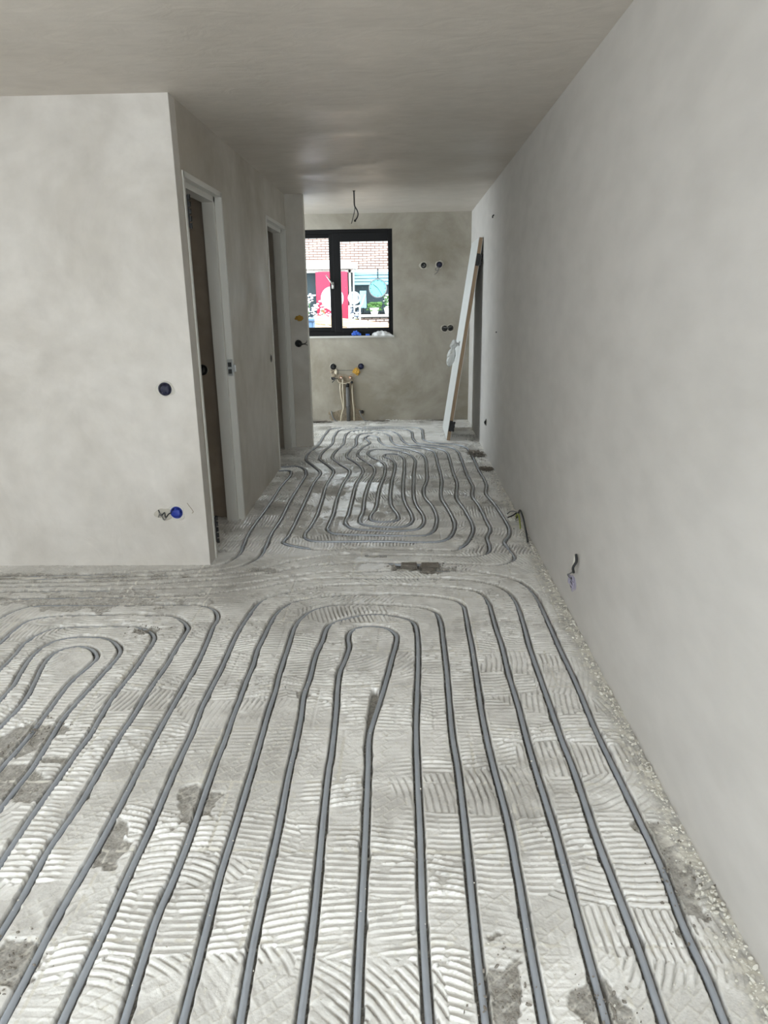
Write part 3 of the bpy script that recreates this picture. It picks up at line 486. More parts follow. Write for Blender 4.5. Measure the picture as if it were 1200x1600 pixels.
for s_, a, c_ in prof:
    cx, cy, cz = .575-.14*s_-.03*min(s_, .1)*8*0, 8.03, 1.065-s_
    rs.append([bm.verts.new((cx+a*(1+.2*math.sin(5*t+s_*40))*math.cos(t)-.02-.06*s_, cy+c_*math.sin(t)*(1+.2*math.cos(4*t+s_*30)), cz+.006*math.sin(3*t))) for t in [2*PI*k/20 for k in range(20)]])
for a, c_ in zip(rs, rs[1:]):
    for k in range(20): bm.faces.new((a[k], a[(k+1) % 20], c_[(k+1) % 20], c_[k]))
bm.faces.new(rs[0]); bm.faces.new(rs[-1][::-1])
o = mesh_obj('plastic_bag', bm, M['bag'], None, smooth=True); tag(o, 'crumpled clear plastic bag hanging on the leaning white door', 'bag')
# ------------------------------------------------------------------ electrical boxes
def socket_box(name, label, c, ax, cap='navy', r=.034, group='round wall boxes', capk=1.0, wires=(), patch_r=.052, seed=1, cat='electrical box'):
    gy = M['gypsum_dull'] if c[1] > D1+.01 else M['gypsum']
    """flush box in the plaster; ax points into the room"""
    c = Vector(c); ax = Vector(ax).normalized(); t = thing(name, label, cat, c, group)
    mesh_obj('gypsum_collar', patch(bmesh.new(), c, ax, patch_r, patch_r*.95, .003, seed), gy, t)
    mesh_obj('box_rim', ring(bmesh.new(), c, ax, r*.86, r, .006), M[cap], t)
    mesh_obj('box_shade_disc', cyl(bmesh.new(), c, ax, r*.87, .0035), M['cavity_shade'], t)  # dark disc on the wall, painted as the shade inside the box
    bm = bmesh.new(); s = Vector((0, 0, 1)).cross(ax).normalized()
    if capk:
        blob(bm, c+ax*.006+s*r*.1, r*.78*capk, seed, .35, 3, (1, 1, 1)); 
        for v in bm.verts:
            d = (v.co-c).dot(ax)
            if d < .002: v.co += ax*(.002-d)
            if d > .02: v.co -= ax*(d-.02)*.7
        mesh_obj('cap', bm, M[cap], t, smooth=True)
    for pts, rr, mt_ in wires: mesh_obj('wire', wire([c+Vector(p) for p in pts], rr, .008, 6), M[mt_], t, smooth=True)
    return t
YF = (0, -1, 0)
socket_box('switch_box', 'dark blue switch box at hand height on pale left wall', (-1.329, D1, 1.043), YF, 'navy', .037, seed=3, patch_r=.05, wires=[([(-.02, -.004, .0), (-.012, -.02, .01), (-.002, -.012, -.012), (-.012, -.02, -.02)], .003, 'grey_cable')])
t = socket_box('socket_box', 'low wall box with bright blue cap beside ragged plaster hole on left wall', (-1.335, D1, .328), YF, 'blue', .036, seed=5, patch_r=.05)
mesh_obj('chased_hole', patch(bmesh.new(), (-1.405, D1, .318), YF, .05, .042, .0035, 8, .35), M['gypsum_dull'], t)
mesh_obj('wire', wire([(-1.44, D1-.004, .345), (-1.425, D1-.012, .31), (-1.405, D1-.008, .33), (-1.40, D1-.012, .30), (-1.375, D1-.012, .325), (-1.35, D1-.01, .33)], .0035, .008, 6), M['dark_cable'], t, smooth=True)
mesh_obj('wire', wire([(-1.445, D1-.004, .30), (-1.43, D1-.014, .325), (-1.41, D1-.01, .285), (-1.39, D1-.012, .31)], .003, .008, 6), M['grey_cable'], t, smooth=True)
o = mesh_obj('plaster_scratch', wire([(-1.268, D1-.0005, .385), (-1.255, D1-.001, .362), (-1.243, D1-.0005, .345), (-1.236, D1-.001, .33), (-1.246, D1-.0005, .322)], .0018, .01, 5), M['raw'], None); tag(o, 'thin curved scratch in plaster right of the blue capped box', 'scratch')
socket_box('switch_box', 'dark switch box seen inside the first doorway', (-1.385, 4.885, 1.057), YF, 'black', .036, seed=7, capk=.9, patch_r=.037)
socket_box('switch_box', 'small empty wall box on hallway wall before the second doorway', (L, 6.246, 1.026), (1, 0, 0), 'grey_cable', .032, seed=9, capk=0, patch_r=.04)
socket_box('switch_box', 'dark wall box with loose cable tails on narrow pier left of window', (-1.088, D3, 1.082), YF, 'black', .036, seed=11, patch_r=.04,
   wires=[([(.0, -.01, 0), (.03, -.04, .005), (.06, -.05, -.004), (.09, -.055, .012)], .004, 'dark_cable'), ([(.0, -.012, -.01), (.035, -.04, -.012), (.065, -.05, -.004), (.10, -.06, -.014)], .0035, 'dark_cable'), ([(0, -.01, .01), (.04, -.045, .0), (.08, -.05, .004), (.095, -.05, .03)], .003, 'dark_cable')])
bm = bmesh.new(); blob(bm, (-1.066, D3-.004, 1.334), .036, 4, .5, 3, (1, .45, .75)); o = mesh_obj('foam_plug', bm, M['foam'], None, smooth=True); tag(o, 'blob of orange foam filling a hole on narrow pier beside window', 'foam')
socket_box('wall_light_box', 'round black wall box high on back wall, left of the pair', (.241, D2, 1.897), YF, 'black', .034, seed=13, capk=.55, wires=[([(-.015, -.01, -.01), (0, -.025, -.018), (.015, -.02, .0), (0, -.02, .012)], .004, 'grey_cable')])
socket_box('wall_light_box', 'dark blue capped box with curled cable high on back wall, right of the pair', (.432, D2, 1.902), YF, 'navy', .036, seed=15,
   wires=[([(-.01, -.01, -.02), (-.005, -.03, -.045), (-.03, -.035, -.07), (-.05, -.03, -.055), (-.035, -.03, -.035), (-.012, -.03, -.05), (-.02, -.03, -.08), (-.06, -.03, -.115)], .004, 'grey_cable')])
t = socket_box('socket_box', 'double black wall box at middle height of back wall, beside leaning door', (.505, D2, 1.146), YF, 'black', .036, seed=17, patch_r=.05)
c2 = Vector((.578, D2, 1.152)); mesh_obj('gypsum_collar', patch(bmesh.new(), c2, YF, .05, .048, .0031, 19), M['gypsum_dull'], t); mesh_obj('box_rim', ring(bmesh.new(), c2, YF, .031, .036, .006), M['black'], t)
bm = bmesh.new(); blob(bm, c2+Vector((0, -.006, 0)), .028, 20, .3, 3, (1, .6, 1)); mesh_obj('cap', bm, M['black'], t, smooth=True)
mesh_obj('wire', wire([(.49, D2-.02, 1.165), (.52, D2-.03, 1.158), (.55, D2-.03, 1.162), (.59, D2-.025, 1.17)], .005, .008, 6), M['grey_cable'], t, smooth=True)
socket_box('socket_box', 'small dark box low on the right wall near the kitchen', (R, 7.05, .313), (-1, 0, 0), 'black', .034, seed=21, capk=.6, patch_r=.04, wires=[([(-.005, .0, .02), (-.018, .01, 0), (-.012, -.01, -.02)], .004, 'dark_cable')])
o = mesh_obj('cable_stub', wire([(R+.005, 6.891, 2.22), (R-.012, 6.891, 2.212), (R-.014, 6.88, 2.195)], .006, .008, 8), M['dark_cable'], None, smooth=True); tag(o, 'tiny dark cable end poking from the right wall near the ceiling', 'cable')
o = mesh_obj('wall_screw', cyl(bmesh.new(), (R+.004, 6.453, 1.213), (-1, 0, 0), .006, .012, 12), M['dark_cable'], None); tag(o, 'tiny dark screw in the right wall at waist height', 'screw')
# lilac-rimmed box with cable on the near right wall
t = thing('socket_box', 'lilac grey wall box with frayed cable rising from it, near right wall', 'electrical box', (R, 3.21, .166), 'round wall boxes')
mesh_obj('gypsum_collar', patch(bmesh.new(), (R, 3.215, .165), (-1, 0, 0), .055, .04, .003, 31, .3), M['purple'], t)
mesh_obj('box_rim', ring(bmesh.new(), (R, 3.225, .168), (-1, 0, 0), .027, .034, .008), M['purple'], t)
mesh_obj('box_shade_disc', cyl(bmesh.new(), (R, 3.225, .168), (-1, 0, 0), .028, .0045), M['cavity_shade'], t)
bm = bmesh.new(); box(bm, R-.012, R-.004, 3.19, 3.245, .155, .166, .002); box(bm, R-.014, R-.004, 3.25, 3.272, .15, .19, .002); box(bm, R-.012, R-.004, 3.185, 3.25, .178, .184, .002); mesh_obj('clip', bm, M['purple'], t)
mesh_obj('wire', wire([(R-.006, 3.225, .18), (R-.03, 3.215, .21), (R-.03, 3.17, .235), (R-.022, 3.145, .26), (R-.02, 3.14, .30)], .003, .008, 6), M['grey_cable'], t, smooth=True)
mesh_obj('wire', wire([(R-.02, 3.145, .25), (R-.026, 3.135, .28), (R-.014, 3.13, .31), (R-.02, 3.12, .35)], .0065, .008, 8), M['dark_cable'], t, smooth=True)
mesh_obj('wire', wire([(R-.022, 3.15, .26), (R-.018, 3.15, .30), (R-.016, 3.148, .338)], .0065, .008, 8), M['chip'], t, smooth=True)
# cables coming out of the floor by the right wall
t = thing('cable_bundle', 'bundle of dark cables bent over at the foot of right wall', 'cable', (R-.02, 4.75, 0))
mesh_obj('cable', wire([(R-.03, 4.80, -.01), (R-.022, 4.78, .04), (R-.02, 4.73, .085), (R-.02, 4.62, .085), (R-.025, 4.48, .06), (R-.035, 4.28, .008)], .0065, .01, 8), M['dark_cable'], t, smooth=True)
mesh_obj('cable', wire([(R-.035, 4.81, -.01), (R-.03, 4.77, .045), (R-.03, 4.70, .06), (R-.035, 4.62, .04), (R-.04, 4.55, .012)], .005, .01, 8), M['ygreen'], t, smooth=True)
mesh_obj('cable', wire([(R-.03, 4.80, .0), (R-.035, 4.78, .05), (R-.06, 4.76, .04), (R-.10, 4.74, .03)], .005, .01, 8), M['dark_cable'], t, smooth=True)
mesh_obj('cable', wire([(R-.02, 4.79, .0), (R-.03, 4.76, .06), (R-.07, 4.79, .06), (R-.09, 4.83, .03)], .0045, .01, 8), M['grey_cable'], t, smooth=True)
bm = bmesh.new(); blob(bm, (R-.065, 4.78, .012), .028, 3, .6, 3, (1, 1, .6)); mesh_obj('gypsum_lump', bm, M['gypsum'], t)
# ceiling cable
t = thing('ceiling_cable', 'grey lamp cable with two bent tails hanging from hallway ceiling', 'cable', (-.472, 7.31, H))
mesh_obj('hole_shade_disc', cyl(bmesh.new(), (-.472, 7.31, H+.001), (0, 0, -1), .014, .004, 16), M['cavity_shade'], t)  # dark disc under the ceiling, painted as the shade of a hole
mesh_obj('wire', wire([(-.474, 7.31, H), (-.472, 7.31, H-.07), (-.47, 7.31, H-.13), (-.445, 7.31, H-.175), (-.438, 7.31, H-.21), (-.452, 7.31, H-.245), (-.468, 7.31, H-.262)], .0058, .01, 8), M['dark_cable'], t, smooth=True)
mesh_obj('wire', wire([(-.468, 7.31, H), (-.468, 7.31, H-.09), (-.468, 7.31, H-.16), (-.482, 7.31, H-.22), (-.503, 7.31, H-.29)], .004, .01, 8), M['grey_cable'], t, smooth=True)
bm = bmesh.new(); blob(bm, (-.468, 7.31, H-.265), .011, 2, .2, 2); mesh_obj('terminal_block', bm, M['dark_cable'], t)
# ------------------------------------------------------------------ kitchen service chase
t = thing('service_chase', 'open pipe chase in back wall with grey drain, hoses and foam below window', 'plumbing', (-.72, D2, 0))
bm = bmesh.new()
out = [(-.90, .60), (-.86, .53), (-.82, .47), (-.825, .30), (-.81, .15), (-.93, .11), (-.96, .0), (-.53, .0), (-.56, .1), (-.63, .17), (-.655, .36), (-.65, .52), (-.60, .60), (-.555, .67), (-.60, .70), (-.645, .62), (-.71, .575), (-.78, .60), (-.85, .60), (-.90, .67), (-.925, .65)]
f = [bm.verts.new((x, D2-.0035, z_)) for x, z_ in out]; k_ = [bm.verts.new((x, D2+.001, z_)) for x, z_ in out]; bm.faces.new(f)
for i in range(len(out)): bm.faces.new((f[i], f[(i+1) % len(out)], k_[(i+1) % len(out)], k_[i]))
mesh_obj('chased_recess', bm, M['raw'], t)
bm = bmesh.new()
for x, z_, r_ in ((-.93, .63, .022), (-.905, .58, .03), (-.83, .5, .02), (-.965, .1, .025), (-.95, .05, .03), (-.545, .09, .02), (-.59, .14, .015), (-.66, .3, .014), (-.82, .3, .014), (-.80, .08, .02)): bm = bmesh.new(); blob(bm, (x, D2-.003, z_), r_, int(x*77), .5, 2, (1, .3, 1)); mesh_obj('mortar_lump', bm, M['raw'], t)
dp = mesh_obj('drain_pipe', cyl(bmesh.new(), (-.73, D2-.03, -.02), (0, 0, 1), .024, .46, 24), M['grey_pvc'], t, smooth=True)
mesh_obj('coupling', cyl(bmesh.new(), (-.73, D2-.03, .17), (0, 0, 1), .0275, .05, 24), M['grey_pvc'], dp, smooth=True)
bm = bmesh.new(); cyl(bm, (-.73, D2-.03, .44), (0, 0, 1), .020, .03, 20); blob(bm, (-.728, D2-.045, .465), .024, 3, .2, 2); mesh_obj('pipe_cap', bm, M['black'], dp, smooth=True)
for pts in ([(-.79, D2-.01, .565), (-.79, D2-.03, .5), (-.79, D2-.035, .4), (-.785, D2-.035, .26), (-.79, D2-.035, .17), (-.815, D2-.04, .09), (-.83, D2-.045, .0)], [(-.82, D2-.01, .5), (-.825, D2-.03, .42), (-.815, D2-.03, .3), (-.80, D2-.03, .22), (-.79, D2-.03, .15)],
            [(-.672, D2-.02, .46), (-.672, D2-.03, .38), (-.665, D2-.035, .24), (-.655, D2-.035, .12), (-.655, D2-.045, .0)]):
    mesh_obj('hose', wire(pts, .0085, .015, 10), M['cream_hose'], t, smooth=True)
mesh_obj('hose', wire([(-.87, D2-.01, .55), (-.84, D2-.03, .50), (-.79, D2-.035, .485), (-.73, D2-.035, .485), (-.69, D2-.02, .50)], .006, .01, 8), M['cream_hose'], t, smooth=True)
mesh_obj('hose', wire([(-.955, D2-.01, .12), (-.945, D2-.04, .10), (-.93, D2-.05, .05), (-.90, D2-.05, .01), (-.87, D2-.05, .0)], .010, .01, 10), M['grey_cable'], t, smooth=True)
mesh_obj('hose', wire([(-.585, D2-.01, .13), (-.575, D2-.04, .10), (-.55, D2-.05, .05), (-.52, D2-.055, .01), (-.47, D2-.06, .002)], .008, .01, 10), M['grey_cable'], t, smooth=True)
mesh_obj('wire', wire([(-.87, D2-.012, .652), (-.75, D2-.014, .645), (-.64, D2-.012, .648)], .0025, .02, 6), M['dark_cable'], t)
for x in (-.808, -.69):
    cpl = mesh_obj('tap_connection', cyl(bmesh.new(), (x, D2, .555), YF, .017, .035, 16), M['copper'], t, smooth=True); mesh_obj('plug', cyl(bmesh.new(), (x, D2-.035, .555), YF, .010, .012, 14), M['chip'], cpl)
bm = bmesh.new(); blob(bm, (-.612, D2-.008, .635), .042, 5, .5, 3, (1.1, .5, .9)); blob(bm, (-.60, D2-.006, .60), .022, 6, .5, 2, (.8, .5, 1)); mesh_obj('foam', bm, M['foam'], t)
bm = bmesh.new(); blob(bm, (-.872, D2-.006, .625), .024, 6, .5, 2, (.8, .5, 1.4)); mesh_obj('foam', bm, M['cream_hose'], t)
bm = bmesh.new(); blob(bm, (-.675, D2-.02, .497), .017, 3, .3, 2); mesh_obj('valve', bm, M['black'], t)
bm = bmesh.new(); blob(bm, (-.552, D2-.015, .115), .022, 4, .3, 2); mesh_obj('valve', bm, M['black'], t)
socket_box('socket_box', 'round dark box above the left shoulder of the pipe chase', (-.908, D2, .693), YF, 'black', .038, seed=41, capk=.7, patch_r=.042)
socket_box('socket_box', 'round navy capped box above the yellow foam right of pipe chase', (-.553, D2, .693), YF, 'navy', .038, seed=43, capk=.95, patch_r=.042)
socket_box('socket_box', 'small black box with bent wires left of the pipe chase, below another', (-.915, D2, .55), YF, 'black', .026, seed=45, capk=.6, patch_r=.03, wires=[([(0, -.01, -.0), (.02, -.03, -.02), (.0, -.03, -.04), (-.01, -.03, -.055)], .005, 'dark_cable'), ([(.0, -.01, .01), (.03, -.03, .0), (.055, -.02, -.01)], .005, 'dark_cable')])
# ------------------------------------------------------------------ things on the window sill
bm = bmesh.new()
for i, (dx, dz, r_) in enumerate(((-.045, .022, .024), (-.015, .03, .028), (.02, .028, .026), (.045, .018, .02), (.0, .05, .018), (-.03, .05, .014))): bm = bmesh.new(); blob(bm, (-.60+dx, D2-.004, WZ0+.004+dz), r_*.85, i+3, .5, 2, (1, .7, 1)); o = mesh_obj('blue_plastic_plug', bm, M['bright_blue'], None); tag(o, 'bright blue plug on the window sill, '+('leftmost and low in the small heap', 'front middle piece of the small heap', 'right of centre in the small heap', 'rightmost of the small heap', 'topmost of the small heap', 'small one on top left of the heap')[i], 'plug', 'blue plugs heaped on the window sill')
o = mesh_obj('blue_plastic_strip', box(bmesh.new(), -.485, -.435, D2-.014, D2+.012, WZ0+.004, WZ0+.026, .006), M['bright_blue'], None); tag(o, 'single flat blue piece between blue heap and white bag on sill', 'plastic piece')
bm = bmesh.new(); nn = 22
gridv = [[bm.verts.new((-.405+.275*i/(nn-1), D2-.06+.085*j/9+.006*math.sin(i*.9), WZ0+.006+.055*math.sin(PI*min(1, (i+1.5)/(nn-1)))**.7*(.35+.65*math.sin(PI*(j+1)/11))*(1+.12*math.sin(i*1.7+j)))) for j in range(10)] for i in range(nn)]
for i in range(nn-1):
    for j in range(9): bm.faces.new((gridv[i][j], gridv[i+1][j], gridv[i+1][j+1], gridv[i][j+1]))
bo = [bm.verts.new((v.co.x, v.co.y, WZ0+.005)) for v in [gridv[i][0] for i in range(nn)]]
for i in range(nn-1): bm.faces.new((bo[i], bo[i+1], gridv[i+1][0], gridv[i][0]))
o = mesh_obj('paper_bag', bm, M['sheet'], None, smooth=True); tag(o, 'flat crumpled white bag lying at right end of window sill', 'bag')
# ------------------------------------------------------------------ rubble
def chips(name, label, n, fn, mat):
    bm = bmesh.new(); rnd = random.Random(len(label))
    for i in range(n):
        x, y, z_, r_ = fn(rnd); b2 = bmesh.ops.create_icosphere(bm, subdivisions=1, radius=r_)
        M_ = Matrix.Translation((x, y, z_)) @ Matrix.Rotation(rnd.uniform(0, 6.3), 4, Vector((rnd.uniform(-1, 1), rnd.uniform(-1, 1), rnd.uniform(-1, 1))).normalized()) @ Matrix.Diagonal((rnd.uniform(.6, 1.4), rnd.uniform(.5, 1), rnd.uniform(.4, .8), 1))
        for v in b2['verts']: v.co = M_ @ (v.co*rnd.uniform(.8, 1.2))
    o = mesh_obj(name, bm, mat, None); tag(o, label, 'rubble', kind='stuff'); return o
def edge_fn(r):
    y = .8+r.random()**1.6*5; return (R-abs(r.gauss(0, .028))-.006, y, .003+r.random()*.006, r.choice((.002, .003, .003, .0045, .007)))
chips('plaster_rubble', 'white plaster crumbs scattered along the foot of the right wall', 1500, edge_fn, M['chip'])
chips('plaster_crumbs', 'fine white crumbs strewn over the trowelled foreground floor', 700, lambda r: (r.uniform(-1.5, R-.05), .9+r.random()**1.5*3.5, .004, r.choice((.0012, .0016, .002, .003))), M['chip'])
chips('concrete_grit', 'dark grit and concrete crumbs lying in floor patches', 500, lambda r: (lambda c: (c[0]+r.gauss(0, c[2]), c[1]+r.gauss(0, c[3]), .0015, r.choice((.002, .003, .004, .006))))(r.choice([(-1.36, 2.19, .06, .06), (-.95, 1.285, .04, .04), (.218, 1.22, .03, .06), (.73, 1.56, .04, .1), (-1.24, 3.04, .06, .03), (.42, 1.18, .04, .04), (R-.06, 6.2, .03, .9), (.1, 3.86, .12, .03)])), M['concrete'])
# broken concrete pieces in the pit
for i, (x, y, sx, sy, lab) in enumerate(((.145, 3.90, .05, .035, 'flat grey concrete slab piece at right end of floor pit'), (.02, 3.905, .045, .03, 'flat grey concrete slab piece at left end of floor pit'), (.13, 3.80, .035, .028, 'small rounded concrete lump just in front of floor pit'))):
    bm = bmesh.new(); box(bm, -sx, sx, -sy, sy, -.03, .006 if i < 2 else .012, .008); bmesh.ops.subdivide_edges(bm, edges=bm.edges[:], cuts=2, use_grid_fill=True)
    rn = random.Random(i)
    for v in bm.verts: v.co += Vector((rn.uniform(-1, 1), rn.uniform(-1, 1), rn.uniform(-.5, .5)))*.004
    for v in bm.verts: v.co += Vector((x, y, 0))
    o = mesh_obj('concrete_piece', bm, M['concrete'], None); tag(o, lab, 'concrete')
# mortar heaps at the foot of the back wall and in the corner by the leaning door
for i, (x, y, sx, sy, sz, lab) in enumerate(((-1.12, D2-.10, .16, .06, .02, 'low brown mortar ridge on kitchen floor left of pipe chase'), (-.30, D2-.05, .12, .04, .012, 'dark mortar ridge against back wall right of pipe chase'), (.45, D2-.05, .16, .04, .012, 'dark mortar ridge against back wall behind leaning door'), (R-.10, 7.0, .07, .14, .022, 'rubble heap at right wall in front of leaning door'), (R-.07, 6.35, .06, .08, .015, 'smaller rubble heap at right wall nearer the hallway'))):
    bm = bmesh.new(); blob(bm, (x, y, -.004), 1, i+9, .8, 5, (sx, sy, sz), 5.5); o = mesh_obj('mortar_heap', bm, M['concrete'], None); tag(o, lab, 'mortar')
# ------------------------------------------------------------------ the street outside the kitchen window
M['brick'] = bricks('white_brick', rgb(206, 198, 190), rgb(196, 186, 176), rgb(98, 72, 62), mo=.014)
M['band'] = simple('white_fascia', rgb(235, 233, 226), .6)
M['teal'] = simple('pale_teal_paint', rgb(128, 178, 192), .5)
M['teal_face'] = simple('pale_teal_dial', rgb(96, 168, 170), .4)
M['red'] = simple('red_banner', rgb(205, 30, 62), .6)
M['shopdark'] = simple('shop_interior', rgb(84, 94, 108), .9, vary=.3, vscale=2)
M['leaf'] = simple('green_leaves', rgb(84, 124, 60), .6, vary=.5, vscale=9)
M['petal'] = simple('white_flowers', rgb(236, 238, 240), .6)
M['timber'] = wood('new_timber', rgb(222, 180, 136), rgb(238, 206, 168), 4, (1.2, 14, 14))
M['carpaint'] = simple('pale_blue_car_paint', rgb(96, 122, 146), .25, .3)
M['binblue'] = simple('blue_bin_plastic', rgb(92, 124, 160), .5)
M['tyre'] = simple('tyre_rubber', rgb(26, 26, 28), .8)
M['paving'] = bricks('street_paving', rgb(140, 132, 124), rgb(120, 112, 106), rgb(90, 86, 80), .2, .1, .006)
SY = 20.0
struct('street_ground', bx(-20, 20, D2+.3, 30, -.3, -.12), M['paving'])
b = thing('shop_building', 'white brick shop building across the street with dark shop windows', 'building', (-1.2, SY, -.12))
bm = bmesh.new(); box(bm, -9, 9, SY, SY+.3, 2.29, 5.4); box(bm, -9, -4.2, SY, SY+.3, -.12, 2.29); box(bm, 2.5, 9, SY, SY+.3, -.12, 2.29); box(bm, -1.47, 2.5, SY, SY+.3, -.12, 1.03); box(bm, -4.2, -1.47, SY, SY+.3, -.12, .6)
mesh_obj('brick_wall', bm, M['brick'], b)
mesh_obj('shop_interior', box(bmesh.new(), -8, 8, SY+2.5, SY+2.6, -.12, 3), M['shopdark'], b)
mesh_obj('shop_floor', box(bmesh.new(), -8, 8, SY+.3, SY+2.5, -.12, .0), M['shopdark'], b)
mesh_obj('shop_ceiling', box(bmesh.new(), -8, 8, SY+.3, SY+2.5, 2.6, 2.7), M['shopdark'], b)
bm = bmesh.new(); box(bm, -4.2, -1.42, SY-.35, SY, 2.30, 2.52, .01); box(bm, -1.75, -1.25, SY-.25, SY, 2.30, 2.46, .01); mesh_obj('canopy', bm, M['band'], b)
fr = bmesh.new()
for x in (-4.18, -2.95, -1.46, -.2, 1.1, 2.46): box(fr, x-.03, x+.03, SY+.02, SY+.1, .6, 2.29)
box(fr, -4.2, 2.5, SY+.02, SY+.1, 2.22, 2.29)
f_ = mesh_obj('shop_window_frame', fr, M['band'], b)
mesh_obj('pane', box(bmesh.new(), -4.2, 2.5, SY+.13, SY+.14, .6, 2.25), M['glass2'], f_)
bm = bmesh.new(); box(bm, -1.46, 2.5, SY-.08, SY, 1.13, 1.165); box(bm, -1.46, 2.5, SY-.05, SY, 1.03, 1.06); mesh_obj('dark_ledge', bm, M['frame_dark'], b)
bm = bmesh.new(); box(bm, -1.46, 2.5, SY-.14, SY+.02, 1.06, 1.13, .01); mesh_obj('stone_sill', bm, M['band'], b)
bm = bmesh.new()
for k in range(4): box(bm, -1.33, 2.4, SY-.05-.03*k, SY-.02-.03*k, 2.15-.085*k, 2.215-.085*k)
o = mesh_obj('awning', bm, M['teal'], None); tag(o, 'pale teal slatted awning above shop window behind the clock', 'awning')
bm = bmesh.new(); box(bm, -1.36, -1.33, SY-.25, SY-.1, 1.17, 2.28); o = mesh_obj('lamp_bracket_post', bm, M['band'], None); tag(o, 'thin white post at left end of the teal awning', 'post')
# clock
t = thing('street_clock', 'round pale teal clock hanging in front of the shop window', 'clock', (-.70, SY-.6, 1.79))
c = Vector((-.685, SY-.6, 1.795))
mesh_obj('clock_case', ring(bmesh.new(), c+Vector((0, .06, 0)), YF, .215, .24, .09, 48), M['grey_pvc'], t, smooth=False)
mesh_obj('clock_face', cyl(bmesh.new(), c+Vector((0, .05, 0)), YF, .22, .06, 48), M['teal_face'], t)
bm = bmesh.new()
for k in range(12):
    bm = bmesh.new(); a = k*PI/6; p = c+Vector((math.sin(a)*.18, -.014, math.cos(a)*.18)); tube(bm, [p, p+Vector((math.sin(a)*.024, 0, math.cos(a)*.024))], .006 if k % 3 else .009, 6); mesh_obj('hour_mark', bm, M['frame_dark'], t)
mesh_obj('clock_hand', tube(bmesh.new(), [c+Vector((0, -.02, 0)), c+Vector((-.12, -.02, .10))], .007, 6), M['frame_dark'], t)
mesh_obj('clock_hand', tube(bmesh.new(), [c+Vector((0, -.024, 0)), c+Vector((.10, -.024, -.15))], .005, 6), M['frame_dark'], t)
mesh_obj('bracket', tube(bmesh.new(), [c+Vector((0, .05, .23)), c+Vector((0, .05, .475)), c+Vector((0, .59, .475))], .015, 8), M['frame_dark'], t)
# red banner with a white round emblem
t = thing('red_banner', 'tall red banner with round white emblem on the shop front', 'banner', (-1.9, SY-.4, .95))
mesh_obj('cloth', box(bmesh.new(), -2.33, -1.49, SY-.42, SY-.40, .97, 2.23, .004), M['red'], t)
mesh_obj('emblem', cyl(bmesh.new(), (-1.91, SY-.419, 1.56), YF, .30, .006, 48), M['petal'], t)
bm = bmesh.new()
for x in (-2.30, -1.52): tube(bm, [(x, SY-.39, -.12), (x, SY-.39, 2.25)], .02, 8)
mesh_obj('pole', bm, M['band'], t)
# flowering shrubs and pots
def shrub(name, label, x, y, z0, h, w_, n, mats, seed, cat='plant', group=None):
    rn = random.Random(seed); t = thing(name, label, cat, (x, y, z0), group)
    bm = bmesh.new(); bm2 = bmesh.new()
    for i in range(n):
        a = rn.uniform(0, 6.28); rr = w_*rn.random()**.6; zz = z0+h*(.25+.75*rn.random()); px_, py_ = x+rr*math.cos(a), y+rr*math.sin(a)*.6
        tgt = bm if rn.random() < .5 else bm2; s_ = rn.uniform(.015, .035); bb = bmesh.ops.create_icosphere(tgt, subdivisions=1, radius=s_)
        for v in bb['verts']: v.co = Vector((v.co.x*1.4+px_, v.co.y+py_, v.co.z*.7+zz))
    mesh_obj('foliage', bm, M[mats[0]], t)['kind'] = 'stuff'; mesh_obj('flowers', bm2, M[mats[1]], t)['kind'] = 'stuff'
    st = bmesh.new()
    for i in range(5): tube(st, [(x, y, z0+.05), (x+rn.uniform(-.5, .5)*w_, y+rn.uniform(-.2, .2)*w_, z0+h*.8)], .008, 5)
    mesh_obj('stem', st, M['leaf'], t)
    mesh_obj('pot', cyl(bmesh.new(), (x, y, z0), (0, 0, 1), .09, .16, 20, .13), M['band'], t)
    return t
shrub('flowering_shrub', 'white flowering shrub left of red banner outside', -2.62, SY-.6, .6, 1.1, .30, 160, ('petal', 'petal'), 1)
shrub('flowering_shrub', 'white flowers against the foot of the red banner left side', -2.1, SY-.7, .6, .9, .22, 70, ('petal', 'petal'), 2)
shrub('flowering_shrub', 'white and grey flowers right of the red banner outside', -1.27, SY-1.05, -.12, 1.5, .16, 90, ('petal', 'shopdark'), 3)
shrub('potted_plant', 'green leafy potted plant on shop ledge below the clock', -.80, SY-.25, 1.14, .30, .20, 110, ('leaf', 'leaf'), 4)
shrub('potted_plant', 'taller green potted plant right of the clock outside', -.42, SY-.25, 1.14, .50, .13, 110, ('leaf', 'petal'), 5)
for x0, x1 in ((-4.1, .4),): struct('trim_1', box(bmesh.new(), x0, -1.5, SY-.9, SY-.3, -.12, .6), M['brick'])
# round white garden chair
t = thing('garden_chair', 'white round-backed chair standing at the shop front by the banner', 'chair', (-1.3, SY-.55, -.12))
mesh_obj('backrest', ring(bmesh.new(), (-1.31, SY-.65, 1.56), YF, .13, .16, .03, 32), M['petal'], t)
bm = bmesh.new()
for k in range(7): x = -1.40+.03*k; hh = math.sqrt(max(0, .14**2-(x+1.31)**2)); tube(bm, [(x, SY-.665, 1.56-hh), (x, SY-.665, 1.56+hh)], .007, 6)
mesh_obj('back_slats', bm, M['petal'], t)
mesh_obj('seat', box(bmesh.new(), -1.46, -1.16, SY-.75, SY-.5, 1.34, 1.37, .01), M['petal'], t)
for x in (-1.45, -1.17):
    for y in (SY-.74, SY-.51): mesh_obj('leg', tube(bmesh.new(), [(x, y, -.12), (x, y, 1.35)], .014, 8), M['petal'], t)
t = thing('shop_poster', 'small white and blue patterned board left of the clock', 'board', (-1.1, SY-.3, 1.17))
mesh_obj('board', box(bmesh.new(), -1.18, -1.01, SY-.32, SY-.30, 1.30, 1.74, .004), M['teal'], t)
